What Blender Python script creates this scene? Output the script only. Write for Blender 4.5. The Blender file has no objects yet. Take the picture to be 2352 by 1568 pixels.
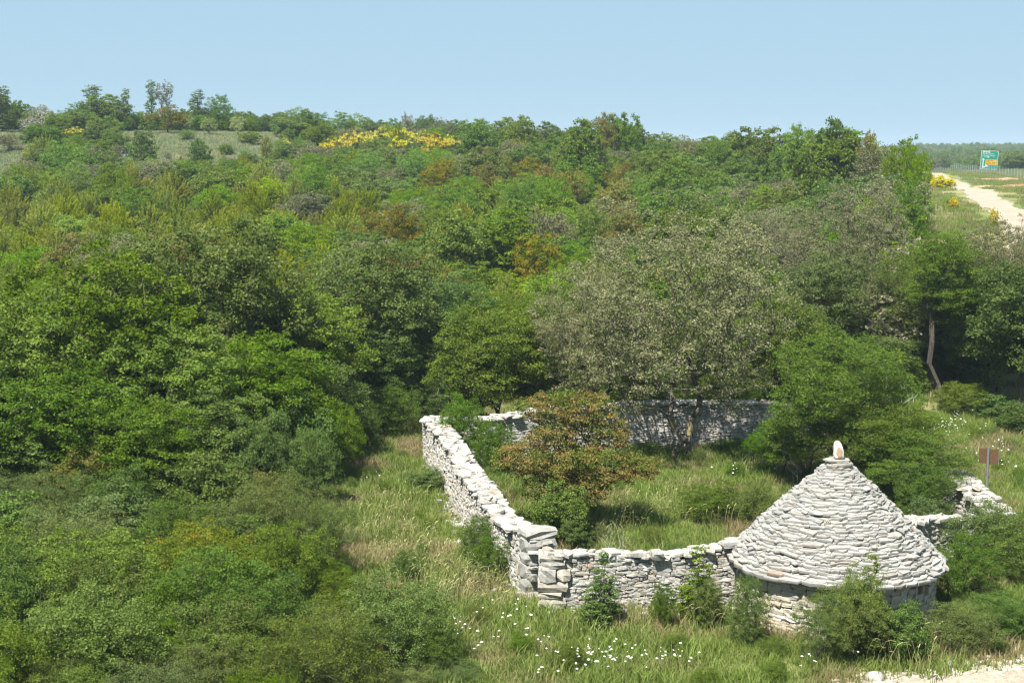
import bpy, math, random
import numpy as np
from mathutils import Vector, Matrix
R = math.radians
rng = np.random.default_rng(7)
random.seed(7)
sc = bpy.context.scene
COL = sc.collection

# ------------------------------------------------------------------ camera
CAM_H, F, U0, V0, PITCH = 11.8, 3300.0, 1176.0, 784.0, R(7.66)
cam_d = bpy.data.cameras.new('camera'); cam = bpy.data.objects.new('camera', cam_d); COL.objects.link(cam)
cam.location = (0, 0, CAM_H); cam.rotation_euler = (R(90) - PITCH, 0, 0)
cam_d.sensor_width = 36; cam_d.lens = F / 2352 * 36; cam_d.clip_end = 8000; cam_d.clip_start = 0.3
sc.camera = cam

# ------------------------------------------------------------------ sky, sun, exposure
SUN_TO = Vector((-0.42, -0.66, 0.0)).normalized()
SUN_EL = R(59)
world = bpy.data.worlds.new("World"); sc.world = world; world.use_nodes = True
nt = world.node_tree; nt.nodes.clear()
wo = nt.nodes.new('ShaderNodeOutputWorld'); bg = nt.nodes.new('ShaderNodeBackground'); sky = nt.nodes.new('ShaderNodeTexSky')
sky.sky_type = 'NISHITA'; sky.sun_disc = False; sky.sun_elevation = SUN_EL
sky.sun_rotation = math.atan2(SUN_TO.x, SUN_TO.y); sky.altitude = 50
sky.air_density = 1.0; sky.dust_density = 0.0; sky.ozone_density = 5.0
# early summer haze evens the sky out: most of the blue is the same from the horizon up
smx = nt.nodes.new('ShaderNodeMix'); smx.data_type = 'RGBA'; smx.inputs[0].default_value = .92
nt.links.new(sky.outputs[0], smx.inputs[6]); smx.inputs[7].default_value = (3.12, 4.62, 5.78, 1)
nt.links.new(smx.outputs[2], bg.inputs[0]); bg.inputs[1].default_value = 0.05
nt.links.new(bg.outputs[0], wo.inputs[0])
sun_d = bpy.data.lights.new('sun', 'SUN'); sun_d.energy = 5.0; sun_d.angle = R(0.53); sun_d.color = (1.0, 0.955, 0.88)
sun = bpy.data.objects.new('sun', sun_d); COL.objects.link(sun)
sd = Vector((SUN_TO.x * math.cos(SUN_EL), SUN_TO.y * math.cos(SUN_EL), math.sin(SUN_EL)))
sun.rotation_euler = sd.to_track_quat('Z', 'Y').to_euler(); sun.location = (0, 0, 60)
sc.view_settings.view_transform = 'Standard'; sc.view_settings.look = 'None'
sc.view_settings.gamma = 1.0; sc.view_settings.exposure = 1.5; sc.view_settings.use_curve_mapping = False
sc.render.engine = 'CYCLES'
cy = sc.cycles
cy.max_bounces = 7; cy.diffuse_bounces = 3; cy.glossy_bounces = 2; cy.transmission_bounces = 4; cy.volume_bounces = 0
cy.transparent_max_bounces = 4; cy.sample_clamp_indirect = 6.0; cy.filter_width = 1.3

# ------------------------------------------------------------------ geometry of the place
def sst(a, b, x):
    t = np.clip((np.asarray(x, float) - a) / (b - a), 0, 1); return t * t * (3 - 2 * t)
PL = [(-400, 0), (58, 0), (66, .35), (80, 1.5), (100, 3.0), (130, 5.3), (160, 7.7), (172, 9.9), (192, 13.2), (204, 14.0), (215, 14.0), (250, 12.0), (320, 5.0), (500, 1.0), (900, 2.0), (3000, 0)]
PM = [(-400, 0), (58, 0), (66, .3), (80, 1.3), (100, 2.8), (130, 5.0), (160, 7.2), (185, 9.9), (195, 11.0), (205, 11.3), (230, 10.8), (320, 5.0), (500, 1.0), (900, 2.0), (3000, 0)]
PR = [(-400, 0), (60, 0), (68, .8), (95, 6.1), (105, 6.3), (340, 6.3), (420, 3.5), (520, 1.5), (700, 4.0), (1000, 7.0), (1300, 7.5), (1600, 3.0), (3000, 0)]
def prof(P, d): return np.interp(d, [p[0] for p in P], [p[1] for p in P])
def T(x, y):
    x = np.asarray(x, float); y = np.asarray(y, float)
    t = x / np.maximum(y, 20)
    a = sst(-.2, -.08, t); b = sst(.21, .295, t)
    z = (prof(PL, y) * (1 - a) + prof(PM, y) * a) * (1 - b) + prof(PR, y) * b
    w = sst(55, 110, y)
    z = z + w * .35 * np.sin(x * .11 + 1.3) * np.sin(y * .083) + w * .2 * np.sin(x * .23 + y * .19)
    near = (1 - sst(52, 70, y)) * .06
    return z + near * (np.sin(x * .9) * np.cos(y * .7) + np.sin(x * .37 + y * .45))
def Tz(x, y): return float(T(x, y))
CP, SP = math.cos(PITCH), math.sin(PITCH)
def at(u, D):
    """world x on the ground distance D (world Y) under image column u"""
    z = 0.0; x = 0.0
    for _ in range(3):
        dep = D * CP + (CAM_H - z) * SP
        x = (u - U0) / F * dep; z = Tz(x, D)
    return x, D
def project(x, y, z):
    dep = y * CP - (z - CAM_H) * SP
    up = y * SP + (z - CAM_H) * CP
    return U0 + F * x / dep, V0 - F * up / dep
def z_at_v(D, v):
    a = PITCH + math.atan((v - V0) / F)
    return CAM_H - D * math.tan(a)
def ground_hit(u, v):
    for D in np.arange(22, 700, .25):
        x, y = at(u, D)
        if z_at_v(D, v) <= Tz(x, y): return x, y
    return at(u, 700)

# ------------------------------------------------------------------ helpers
def tag(o, label=None, cat=None, group=None, kind=None):
    if label: o['label'] = label
    if cat: o['category'] = cat
    if group: o['group'] = group
    if kind: o['kind'] = kind
    return o
def np_mesh(name, verts, faces, mats=(), midx=None, smooth=False, attrs=None):
    """faces: list of int arrays (n,3) and/or (n,4)"""
    me = bpy.data.meshes.new(name)
    verts = np.asarray(verts, np.float32)
    fl = [np.asarray(f, np.int32) for f in faces if len(f)]
    loops = np.concatenate([f.ravel() for f in fl])
    sizes = np.concatenate([np.full(len(f), f.shape[1], np.int32) for f in fl])
    starts = np.concatenate([[0], np.cumsum(sizes)[:-1]]).astype(np.int32)
    me.vertices.add(len(verts)); me.vertices.foreach_set('co', verts.ravel())
    me.loops.add(len(loops)); me.loops.foreach_set('vertex_index', loops)
    me.polygons.add(len(sizes)); me.polygons.foreach_set('loop_start', starts)
    me.polygons.foreach_set('use_smooth', np.full(len(sizes), smooth, bool))
    if midx is not None: me.polygons.foreach_set('material_index', np.asarray(midx, np.int32))
    for m in mats: me.materials.append(m)
    for k, v in (attrs or {}).items():
        a = me.attributes.new(k, 'FLOAT', 'FACE'); a.data.foreach_set('value', np.asarray(v, np.float32))
    me.update(calc_edges=True)
    return me
def link(name, me, parent=None, loc=(0, 0, 0), rz=0, scale=(1, 1, 1)):
    o = bpy.data.objects.new(name, me); COL.objects.link(o)
    o.location = loc; o.rotation_euler = (0, 0, rz); o.scale = scale
    if parent: o.parent = parent
    return o
def empty(name, loc, rz=0):
    o = bpy.data.objects.new(name, None); COL.objects.link(o)
    o.location = loc; o.rotation_euler = (0, 0, rz); o.empty_display_size = .3
    return o

# ------------------------------------------------------------------ materials
def newmat(name):
    m = bpy.data.materials.new(name); m.use_nodes = True; m.node_tree.nodes.clear(); return m, m.node_tree.nodes, m.node_tree.links
def ramp(n, stops, interp='LINEAR'):
    r = n.new('ShaderNodeValToRGB'); r.color_ramp.interpolation = interp
    e = r.color_ramp.elements
    while len(e) < len(stops): e.new(0.5)
    for k, (p, c) in enumerate(stops):
        e[k].position = p; e[k].color = (c[0], c[1], c[2], 1)
    return r
def math_n(n, l, op, a, b=None, clamp=False):
    m = n.new('ShaderNodeMath'); m.operation = op; m.use_clamp = clamp
    for k, v in enumerate((a, b)):
        if v is None: continue
        if isinstance(v, (int, float)): m.inputs[k].default_value = v
        else: l.new(v, m.inputs[k])
    return m.outputs[0]
def noise(n, l, vec, scale, detail=3, rough=.55):
    t = n.new('ShaderNodeTexNoise'); t.inputs['Scale'].default_value = scale; t.inputs['Detail'].default_value = detail
    t.inputs['Roughness'].default_value = rough
    if vec is not None: l.new(vec, t.inputs['Vector'])
    return t.outputs['Fac']
def mixc(n, l, fac, a, b, mode='MIX'):
    m = n.new('ShaderNodeMix'); m.data_type = 'RGBA'; m.blend_type = mode
    for k, v in ((0, fac), (6, a), (7, b)):
        if isinstance(v, (int, float)): m.inputs[k].default_value = v
        elif isinstance(v, tuple): m.inputs[k].default_value = (*v, 1)
        else: l.new(v, m.inputs[k])
    return m.outputs[2]

def leafmat(name, stops, young=None, transl=.46, gloss=.08, rough=.55, objvar=.35, dead=None):
    m, n, l = newmat(name)
    at_ = n.new('ShaderNodeAttribute'); at_.attribute_name = 'tint'
    r = ramp(n, stops); l.new(at_.outputs['Fac'], r.inputs[0]); col = r.outputs[0]
    if young:
        ay = n.new('ShaderNodeAttribute'); ay.attribute_name = 'young'
        ry = ramp(n, young); l.new(at_.outputs['Fac'], ry.inputs[0])
        col = mixc(n, l, ay.outputs['Fac'], col, ry.outputs[0])
    oi = n.new('ShaderNodeObjectInfo')
    hs = n.new('ShaderNodeHueSaturation'); l.new(col, hs.inputs['Color'])
    l.new(math_n(n, l, 'ADD', math_n(n, l, 'MULTIPLY', oi.outputs['Random'], .035), .4825), hs.inputs['Hue'])
    r2 = math_n(n, l, 'FRACT', math_n(n, l, 'MULTIPLY', oi.outputs['Random'], 7.31))
    l.new(math_n(n, l, 'ADD', math_n(n, l, 'MULTIPLY', r2, objvar), 1 - objvar / 2), hs.inputs['Value'])
    r3 = math_n(n, l, 'FRACT', math_n(n, l, 'MULTIPLY', oi.outputs['Random'], 13.7))
    l.new(math_n(n, l, 'ADD', math_n(n, l, 'MULTIPLY', r3, .25), .85), hs.inputs['Saturation'])
    col = hs.outputs[0]
    p = n.new('ShaderNodeBsdfPrincipled'); l.new(col, p.inputs['Base Color']); p.inputs['Roughness'].default_value = rough
    p.inputs['Specular IOR Level'].default_value = gloss
    tr = n.new('ShaderNodeBsdfTranslucent')
    tc = mixc(n, l, .5, col, mixc(n, l, 1.0, col, (1.5, 1.6, .7), 'MULTIPLY')); l.new(tc, tr.inputs['Color'])
    mx = n.new('ShaderNodeMixShader'); mx.inputs[0].default_value = transl
    l.new(p.outputs[0], mx.inputs[1]); l.new(tr.outputs[0], mx.inputs[2])
    o = n.new('ShaderNodeOutputMaterial'); l.new(mx.outputs[0], o.inputs[0])
    return m
def g3(a, b, c): return [(0, a), (.5, b), (1, c)]
# tint runs dark to light: random per tuft and leaf, rising towards juniper tips
LM = {
 'oak':      leafmat('oak_leaves', g3((0.058, 0.098, 0.011), (0.096, 0.150, 0.017), (0.169, 0.229, 0.036)), gloss=0.09),
 'blueoak':  leafmat('blue_oak_leaves', g3((0.051, 0.092, 0.018), (0.089, 0.143, 0.030), (0.166, 0.223, 0.064)), gloss=0.10),
 'greyoak':  leafmat('grey_oak_leaves', g3((.088, .100, .040), (.146, .150, .070), (.238, .226, .138)), transl=.36, gloss=.08),
 'olive':    leafmat('olive_leaves', g3((0.138, 0.174, 0.052), (0.207, 0.241, 0.077), (0.304, 0.333, 0.117)), transl=.15),
 'ash':      leafmat('ash_leaves', g3((0.077, 0.134, 0.007), (0.120, 0.199, 0.013), (0.184, 0.269, 0.023)), gloss=0.06),
 'ash2':     leafmat('locust_leaves', g3((.050, .098, .010), (.088, .146, .016), (.14, .20, .028)), gloss=.06, objvar=.15),
 'lime':     leafmat('fresh_leaves', g3((0.121, 0.185, 0.009), (0.190, 0.269, 0.014), (0.280, 0.359, 0.026)), gloss=0.06),
 'juniper':  leafmat('juniper_needles', g3((0.098, 0.126, 0.007), (0.190, 0.226, 0.013), (0.298, 0.315, 0.025)), transl=.38, gloss=0.03),
 'rusty':    leafmat('rusty_leaves', g3((0.076, 0.110, 0.013), (0.127, 0.147, 0.019), (0.203, 0.172, 0.032)), young=g3((0.152, 0.104, 0.019), (0.215, 0.141, 0.026), (0.280, 0.172, 0.039)), gloss=0.05),
 'tere':     leafmat('terebinth_leaves', g3((.058, .098, .012), (.105, .148, .018), (.19, .205, .03)), young=g3((.165, .145, .026), (.235, .172, .038), (.31, .19, .062)), objvar=.05, gloss=.05),
 'bush':     leafmat('bush_leaves', g3((0.057, 0.100, 0.012), (0.096, 0.153, 0.020), (0.169, 0.234, 0.040)), gloss=0.07),
 'greybush': leafmat('grey_bush_leaves', g3((0.070, 0.103, 0.021), (0.107, 0.150, 0.033), (0.178, 0.226, 0.061)), gloss=0.06),
 'brightbush': leafmat('bright_bush_leaves', g3((.055, .092, .012), (.092, .142, .020), (.145, .20, .036)), gloss=.06, objvar=.16),
 'dark':     leafmat('dark_ivy_leaves', g3((0.040, 0.072, 0.007), (0.069, 0.113, 0.012), (0.125, 0.173, 0.022)), gloss=0.15),
 'broom':    leafmat('broom_shoots', g3((.07, .11, .02), (.10, .14, .025), (.13, .17, .04)), young=g3((.45, .345, .006), (.57, .455, .008), (.68, .57, .02)), transl=.25, objvar=.04, gloss=.05),
}
def simple(name, c, rough=.7, spec=.3, metal=0):
    m, n, l = newmat(name)
    p = n.new('ShaderNodeBsdfPrincipled'); p.inputs['Base Color'].default_value = (*c, 1); p.inputs['Roughness'].default_value = rough
    p.inputs['Specular IOR Level'].default_value = spec; p.inputs['Metallic'].default_value = metal
    o = n.new('ShaderNodeOutputMaterial'); l.new(p.outputs[0], o.inputs[0]); return m
def barkmat(name, a, b, lichen=None, sc_=3.0):
    m, n, l = newmat(name)
    g = n.new('ShaderNodeNewGeometry')
    f = noise(n, l, g.outputs['Position'], sc_ * 4, 4)
    r = ramp(n, [(.3, a), (.7, b)]); l.new(f, r.inputs[0]); col = r.outputs[0]
    if lichen:
        f2 = noise(n, l, g.outputs['Position'], sc_, 2); r2 = ramp(n, [(.55, (0, 0, 0)), (.66, (1, 1, 1))]); l.new(f2, r2.inputs[0])
        col = mixc(n, l, r2.outputs[0], col, lichen)
    p = n.new('ShaderNodeBsdfPrincipled'); l.new(col, p.inputs['Base Color']); p.inputs['Roughness'].default_value = .85
    p.inputs['Specular IOR Level'].default_value = .15
    o = n.new('ShaderNodeOutputMaterial'); l.new(p.outputs[0], o.inputs[0]); return m
BARK = barkmat('bark', (.040, .034, .027), (.10, .085, .07))
BARKG = barkmat('pale_bark', (.055, .047, .038), (.135, .118, .10), (.17, .14, .06))
BARKD = barkmat('dead_wood', (.22, .20, .17), (.40, .37, .33))

def stonemat(name, stops, lichen=(.17, .17, .16), lf=.57, bump=.5, sc_=9.0):
    m, n, l = newmat(name)
    g = n.new('ShaderNodeNewGeometry'); at_ = n.new('ShaderNodeAttribute'); at_.attribute_name = 'tint'
    oi = n.new('ShaderNodeObjectInfo')
    rr = math_n(n, l, 'FRACT', math_n(n, l, 'ADD', oi.outputs['Random'], at_.outputs['Fac']))
    r = ramp(n, stops, 'CONSTANT'); l.new(rr, r.inputs[0]); col = r.outputs[0]
    f = noise(n, l, g.outputs['Position'], sc_, 5, .65)
    rl = ramp(n, [(lf - .12, (0, 0, 0)), (lf + .10, (.75, .75, .75))]); l.new(f, rl.inputs[0])
    col = mixc(n, l, rl.outputs[0], col, lichen)
    fa = noise(n, l, g.outputs['Position'], 38, 4, .7)
    ra = ramp(n, [(.30, (.62, .62, .61)), (.50, (1, 1, 1)), (.72, (1.12, 1.11, 1.08))]); l.new(fa, ra.inputs[0])
    col = mixc(n, l, 1.0, col, ra.outputs[0], 'MULTIPLY')
    f3 = noise(n, l, g.outputs['Position'], 2.1, 3)
    r3 = ramp(n, [(.35, (.86, .84, .80)), (.65, (1.06, 1.05, 1.04))]); l.new(f3, r3.inputs[0])
    col = mixc(n, l, 1.0, col, r3.outputs[0], 'MULTIPLY')
    p = n.new('ShaderNodeBsdfPrincipled'); l.new(col, p.inputs['Base Color']); p.inputs['Roughness'].default_value = .9
    p.inputs['Specular IOR Level'].default_value = .2
    bp = n.new('ShaderNodeBump'); bp.inputs['Strength'].default_value = bump; bp.inputs['Distance'].default_value = .02
    f2 = noise(n, l, g.outputs['Position'], 28, 5, .7); l.new(f2, bp.inputs['Height']); l.new(bp.outputs[0], p.inputs['Normal'])
    o = n.new('ShaderNodeOutputMaterial'); l.new(p.outputs[0], o.inputs[0]); return m
S_ROOF = stonemat('roof_limestone', [(0, (0.244, 0.244, 0.234)), (.25, (0.272, 0.267, 0.253)), (.5, (0.224, 0.224, 0.218)), (.72, (0.290, 0.282, 0.262)), (.88, (0.253, 0.239, 0.216)), (.95, (0.318, 0.315, 0.300)), (.985, (0.234, 0.188, 0.151))], lf=.60)
S_WALL = stonemat('wall_limestone', [(0, (0.326, 0.323, 0.304)), (.2, (0.376, 0.361, 0.335)), (.42, (0.281, 0.278, 0.261)), (.62, (0.364, 0.336, 0.292)), (.8, (0.388, 0.379, 0.360)), (.93, (0.345, 0.267, 0.200)), (.965, (0.413, 0.384, 0.335))], lf=.55)
S_CREAM = stonemat('cream_limestone', [(0, (0.358, 0.325, 0.265)), (.3, (0.381, 0.354, 0.307)), (.55, (0.333, 0.296, 0.236)), (.75, (0.369, 0.354, 0.323)), (.93, (0.329, 0.248, 0.179))], lf=.68)
S_CORE = stonemat('rubble_fill', [(0, (.20, .185, .16))], lichen=(.08, .075, .07), bump=1.0)
WHITE = simple('white_petals', (.62, .62, .60), .6); POLLEN = simple('pollen_yellow', (.55, .42, .05), .8)

# ------------------------------------------------------------------ ground
def groundmat():
    m, n, l = newmat('ground_soil_and_turf')
    g = n.new('ShaderNodeNewGeometry'); P = g.outputs['Position']
    f1 = noise(n, l, P, .16, 4); f2 = noise(n, l, P, 1.7, 5, .7); f3 = noise(n, l, P, 14, 3)
    green = ramp(n, [(.3, (.075, .105, .03)), (.6, (.12, .15, .045)), (.8, (.17, .18, .075))]); l.new(f2, green.inputs[0])
    dry = ramp(n, [(.3, (.20, .155, .085)), (.7, (.30, .235, .135))]); l.new(f3, dry.inputs[0])
    k = ramp(n, [(.48, (0, 0, 0)), (.62, (1, 1, 1))]); l.new(f1, k.inputs[0])
    col = mixc(n, l, math_n(n, l, 'MULTIPLY', k.outputs[0], .7), green.outputs[0], dry.outputs[0])
    p = n.new('ShaderNodeBsdfPrincipled'); l.new(col, p.inputs['Base Color']); p.inputs['Roughness'].default_value = .95
    p.inputs['Specular IOR Level'].default_value = .1
    bp = n.new('ShaderNodeBump'); bp.inputs['Strength'].default_value = .8; bp.inputs['Distance'].default_value = .06
    l.new(f3, bp.inputs['Height']); l.new(bp.outputs[0], p.inputs['Normal'])
    o = n.new('ShaderNodeOutputMaterial'); l.new(p.outputs[0], o.inputs[0]); return m
GROUND = groundmat()
xs = np.unique(np.concatenate([np.linspace(-1500, -180, 24), np.arange(-180, -40, 3), np.arange(-40, 60, 1.0), np.arange(60, 180, 3), np.linspace(180, 1500, 30)]))
ys = np.unique(np.concatenate([np.linspace(-300, 18, 12), np.arange(18, 120, 1.0), np.arange(120, 430, 3), np.linspace(430, 2600, 60)]))
GX, GY = np.meshgrid(xs, ys); GZ = T(GX, GY)
nx, ny = len(xs), len(ys)
ii = (np.arange(ny - 1)[:, None] * nx + np.arange(nx - 1)[None, :]).ravel()
gm = np_mesh('ground', np.stack([GX.ravel(), GY.ravel(), GZ.ravel()], 1), [np.stack([ii, ii + 1, ii + nx + 1, ii + nx], 1)], [GROUND], smooth=True)
tag(link('ground', gm), kind='structure')

# ------------------------------------------------------------------ tracks
def gravelmat():
    m, n, l = newmat('pale_limestone_gravel')
    g = n.new('ShaderNodeNewGeometry'); P = g.outputs['Position']
    f = noise(n, l, P, 9, 6, .75); f2 = noise(n, l, P, .6, 3)
    r = ramp(n, [(.3, (.145, .12, .085)), (.5, (.27, .23, .18)), (.7, (.36, .32, .265))]); l.new(f, r.inputs[0])
    r2 = ramp(n, [(.3, (.82, .78, .72)), (.7, (1.05, 1.03, 1.0))]); l.new(f2, r2.inputs[0])
    col = mixc(n, l, 1.0, r.outputs[0], r2.outputs[0], 'MULTIPLY')
    p = n.new('ShaderNodeBsdfPrincipled'); l.new(col, p.inputs['Base Color']); p.inputs['Roughness'].default_value = .95
    bp = n.new('ShaderNodeBump'); bp.inputs['Strength'].default_value = .7; bp.inputs['Distance'].default_value = .03
    l.new(f, bp.inputs['Height']); l.new(bp.outputs[0], p.inputs['Normal'])
    o = n.new('ShaderNodeOutputMaterial'); l.new(p.outputs[0], o.inputs[0]); return m
GRAVEL = gravelmat()
def strip(name, left, right, mat, m=8, lift=.05):
    left = np.array(left); right = np.array(right); N = len(left)
    V = []
    for k in range(m + 1):
        f = k / m
        P = left * (1 - f) + right * f
        V.append(np.stack([P[:, 0], P[:, 1], T(P[:, 0], P[:, 1]) + lift - (.5 if k in (0, m) else 0) * lift * 1.4], 1))
    V = np.stack(V, 1).reshape(-1, 3)
    q = (np.arange(N - 1)[:, None] * (m + 1) + np.arange(m)[None, :]).ravel()
    me = np_mesh(name, V, [np.stack([q, q + 1, q + m + 2, q + m + 1], 1)], [mat], smooth=True)
    return tag(link(name, me), kind='structure')
pc = np.array([(31, 84), (34.5, 95), (38.5, 108), (47, 140), (58, 181), (71.5, 235), (88, 302), (97, 345)], float)
dd = np.linspace(84, 345, 260); px_ = np.interp(dd, pc[:, 1], pc[:, 0])
w1 = 1.75 + .22 * np.sin(dd * .9) + .15 * np.sin(dd * 2.3 + 1); w2 = 1.75 + .2 * np.sin(dd * 1.1 + 2) + .15 * np.sin(dd * 2.9)
strip('gravel_road', np.stack([px_ - w1, dd], 1), np.stack([px_ + w2, dd], 1), GRAVEL, lift=.09)
# the near track whose verge shows in the lower right corner
edge = [(5.0, 26.0), (6.5, 28.2)] + [ground_hit(u, v) for u, v in ((1900, 1590), (1960, 1578), (2010, 1563), (2100, 1558), (2200, 1547), (2290, 1538), (2380, 1530), (2520, 1520))] + [(22, 33.6), (34, 36)]
ex = np.array([e[0] for e in edge]); ey = np.array([e[1] for e in edge])
tx = np.linspace(5.0, 34, 240); ty = np.interp(tx, ex, ey) + .10 * np.sin(tx * 5.1) + .07 * np.sin(tx * 11.7 + 1) + .05 * np.sin(tx * 23)
strip('gravel_track', np.stack([tx, ty], 1), np.stack([tx + .4, ty - 6.5], 1), GRAVEL, m=10, lift=.07)
SOIL = barkmat('red_soil', (.28, .13, .07), (.42, .24, .14), (.40, .33, .24), .5)
for k, (u, v, a, b) in enumerate(((2290, 412, 5.5, 3.0), (2300, 431, 4.5, 4.5), (2340, 438, 3.5, 3.0))):
    cx_, cy_ = ground_hit(u, v)
    th = np.linspace(0, 2 * math.pi, 49)[:-1]
    rr = 1 + .3 * np.sin(th * 3 + k) + .22 * np.sin(th * 7 + 2 * k) + .12 * np.sin(th * 13)
    P = np.concatenate([[[cx_, cy_]], np.stack([cx_ + a * .5 * rr * np.cos(th), cy_ + b * .5 * rr * np.sin(th)], 1), np.stack([cx_ + a * rr * np.cos(th), cy_ + b * rr * np.sin(th)], 1)])
    V = np.stack([P[:, 0], P[:, 1], T(P[:, 0], P[:, 1]) + np.concatenate([np.full(49, .11), np.full(48, .03)])], 1)
    j = np.arange(48); j2 = (j + 1) % 48
    me = np_mesh('bare_soil', V, [np.stack([np.zeros(48, int), 1 + j, 1 + j2], 1), np.stack([1 + j, 49 + j, 49 + j2, 1 + j2], 1)], [SOIL], smooth=True)
    tag(link('bare_soil', me), kind='structure')

# ------------------------------------------------------------------ stones
def stone_template(seed, jit=.062, corner=.90, edge_=.975, slab=False, taper=0):
    r = np.random.default_rng(seed)
    idx = {}; V = []
    for i in (-1, 0, 1):
        for j in (-1, 0, 1):
            for k in (-1, 0, 1):
                if i == j == k == 0: continue
                idx[(i, j, k)] = len(V); V.append((i, j, k))
    V = np.array(V, float)
    cnt = np.abs(V).sum(1)
    if slab:
        col = {}
        for n_, v in enumerate(V):
            key = (v[0], v[1])
            if key not in col: col[key] = r.normal(0, jit * 2.2, 2)
            c = abs(v[0]) + abs(v[1])
            s = (.88 if c == 2 else .98) if c else 1
            V[n_, 0] = v[0] * s + col[key][0]; V[n_, 1] = v[1] * s + col[key][1]
            if v[2] == 0 and c: V[n_, :2] *= 1.02
        V[:, 2] *= np.where(cnt == 3, .90, 1.0)
        V[:, 2] += r.normal(0, .065, len(V))
    else:
        V *= np.where(cnt == 3, corner, np.where(cnt == 2, edge_, 1.0))[:, None]
        V += r.normal(0, jit, V.shape)
    Fq = []
    for ax in range(3):
        for s in (-1, 1):
            o1, o2 = [a for a in range(3) if a != ax]
            for a in (-1, 0):
                for b in (-1, 0):
                    q = []
                    for (da, db) in ((0, 0), (1, 0), (1, 1), (0, 1)):
                        k = [0, 0, 0]; k[ax] = s; k[o1] = a + da; k[o2] = b + db
                        q.append(idx[tuple(k)])
                    flip = (s > 0) != (ax == 1)
                    Fq.append(q if flip else q[::-1])
    return V * .5, np.array(Fq)
TPL = [stone_template(100 + k) for k in range(10)] + [stone_template(200 + k, slab=True) for k in range(10)]
SMESH = {}
def smesh(k, mat):
    key = (k, mat.name)
    if key not in SMESH:
        SMESH[key] = np_mesh('stone', TPL[k][0], [TPL[k][1]], [mat], smooth=False)
    return SMESH[key]
class Stones:
    def __init__(s): s.items = []
    def add(s, k, pos, ax, ay, az, size, nrm, tint):
        """ax/ay/az unit axes, size (lx,ly,lz), nrm the way it faces"""
        M = np.stack([np.asarray(ax) * size[0], np.asarray(ay) * size[1], np.asarray(az) * size[2]], 1)
        s.items.append((k, np.asarray(pos, float), M, np.asarray(nrm, float), tint, size[0] * max(size[2], size[1] * .4)))
    def build(s, parent, origin, name, mat, limit=300, restname=None):
        camp = np.array([0, 0, CAM_H])
        sc_ = []
        for it in s.items:
            d = camp - it[1]; L = np.linalg.norm(d)
            f = float(np.dot(it[3], d) / L)
            sc_.append(it[5] / L ** 2 * (max(f, 0) + (.02 if f > 0 else 0)))
        order = np.argsort(sc_)[::-1]
        org = np.array(origin, float)
        for j in order[:limit]:
            k, p, M, nr, ti, _ = s.items[j]
            o = bpy.data.objects.new(name, smesh(k, mat)); COL.objects.link(o); o.parent = parent
            M4 = np.eye(4); M4[:3, :3] = M; M4[:3, 3] = p - org
            o.matrix_basis = Matrix(M4.tolist())
        rest = order[limit:]
        if len(rest):
            V, Fs, tt = [], [], []; off = 0
            for j in rest:
                k, p, M, nr, ti, _ = s.items[j]
                v, f = TPL[k]; V.append(v @ M.T + (p - org)); Fs.append(f + off); off += len(v); tt.append(np.full(len(f), ti))
            me = np_mesh(restname or name, np.concatenate(V), [np.concatenate(Fs)], [mat], attrs={'tint': np.concatenate(tt)})
            o = link(restname or name, me, parent); tag(o, kind='stuff')
def rot_axes(t, nrm, up, a):
    """small random tilts of a stone's frame"""
    R_ = Matrix.Rotation(a[0], 3, Vector(nrm)) @ Matrix.Rotation(a[1], 3, Vector(up)) @ Matrix.Rotation(a[2], 3, Vector(t))
    return [np.array(R_ @ Vector(v)) for v in (t, nrm, up)]

def box_mesh(name, c, s, mat, jit=0):
    v = np.array([(x, y, z) for x in (-.5, .5) for y in (-.5, .5) for z in (-.5, .5)]) * np.array(s) + np.array(c)
    f = np.array([(0, 1, 3, 2), (4, 6, 7, 5), (0, 4, 5, 1), (2, 3, 7, 6), (0, 2, 6, 4), (1, 5, 7, 3)])
    return np_mesh(name, v, [f], [mat])

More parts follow.
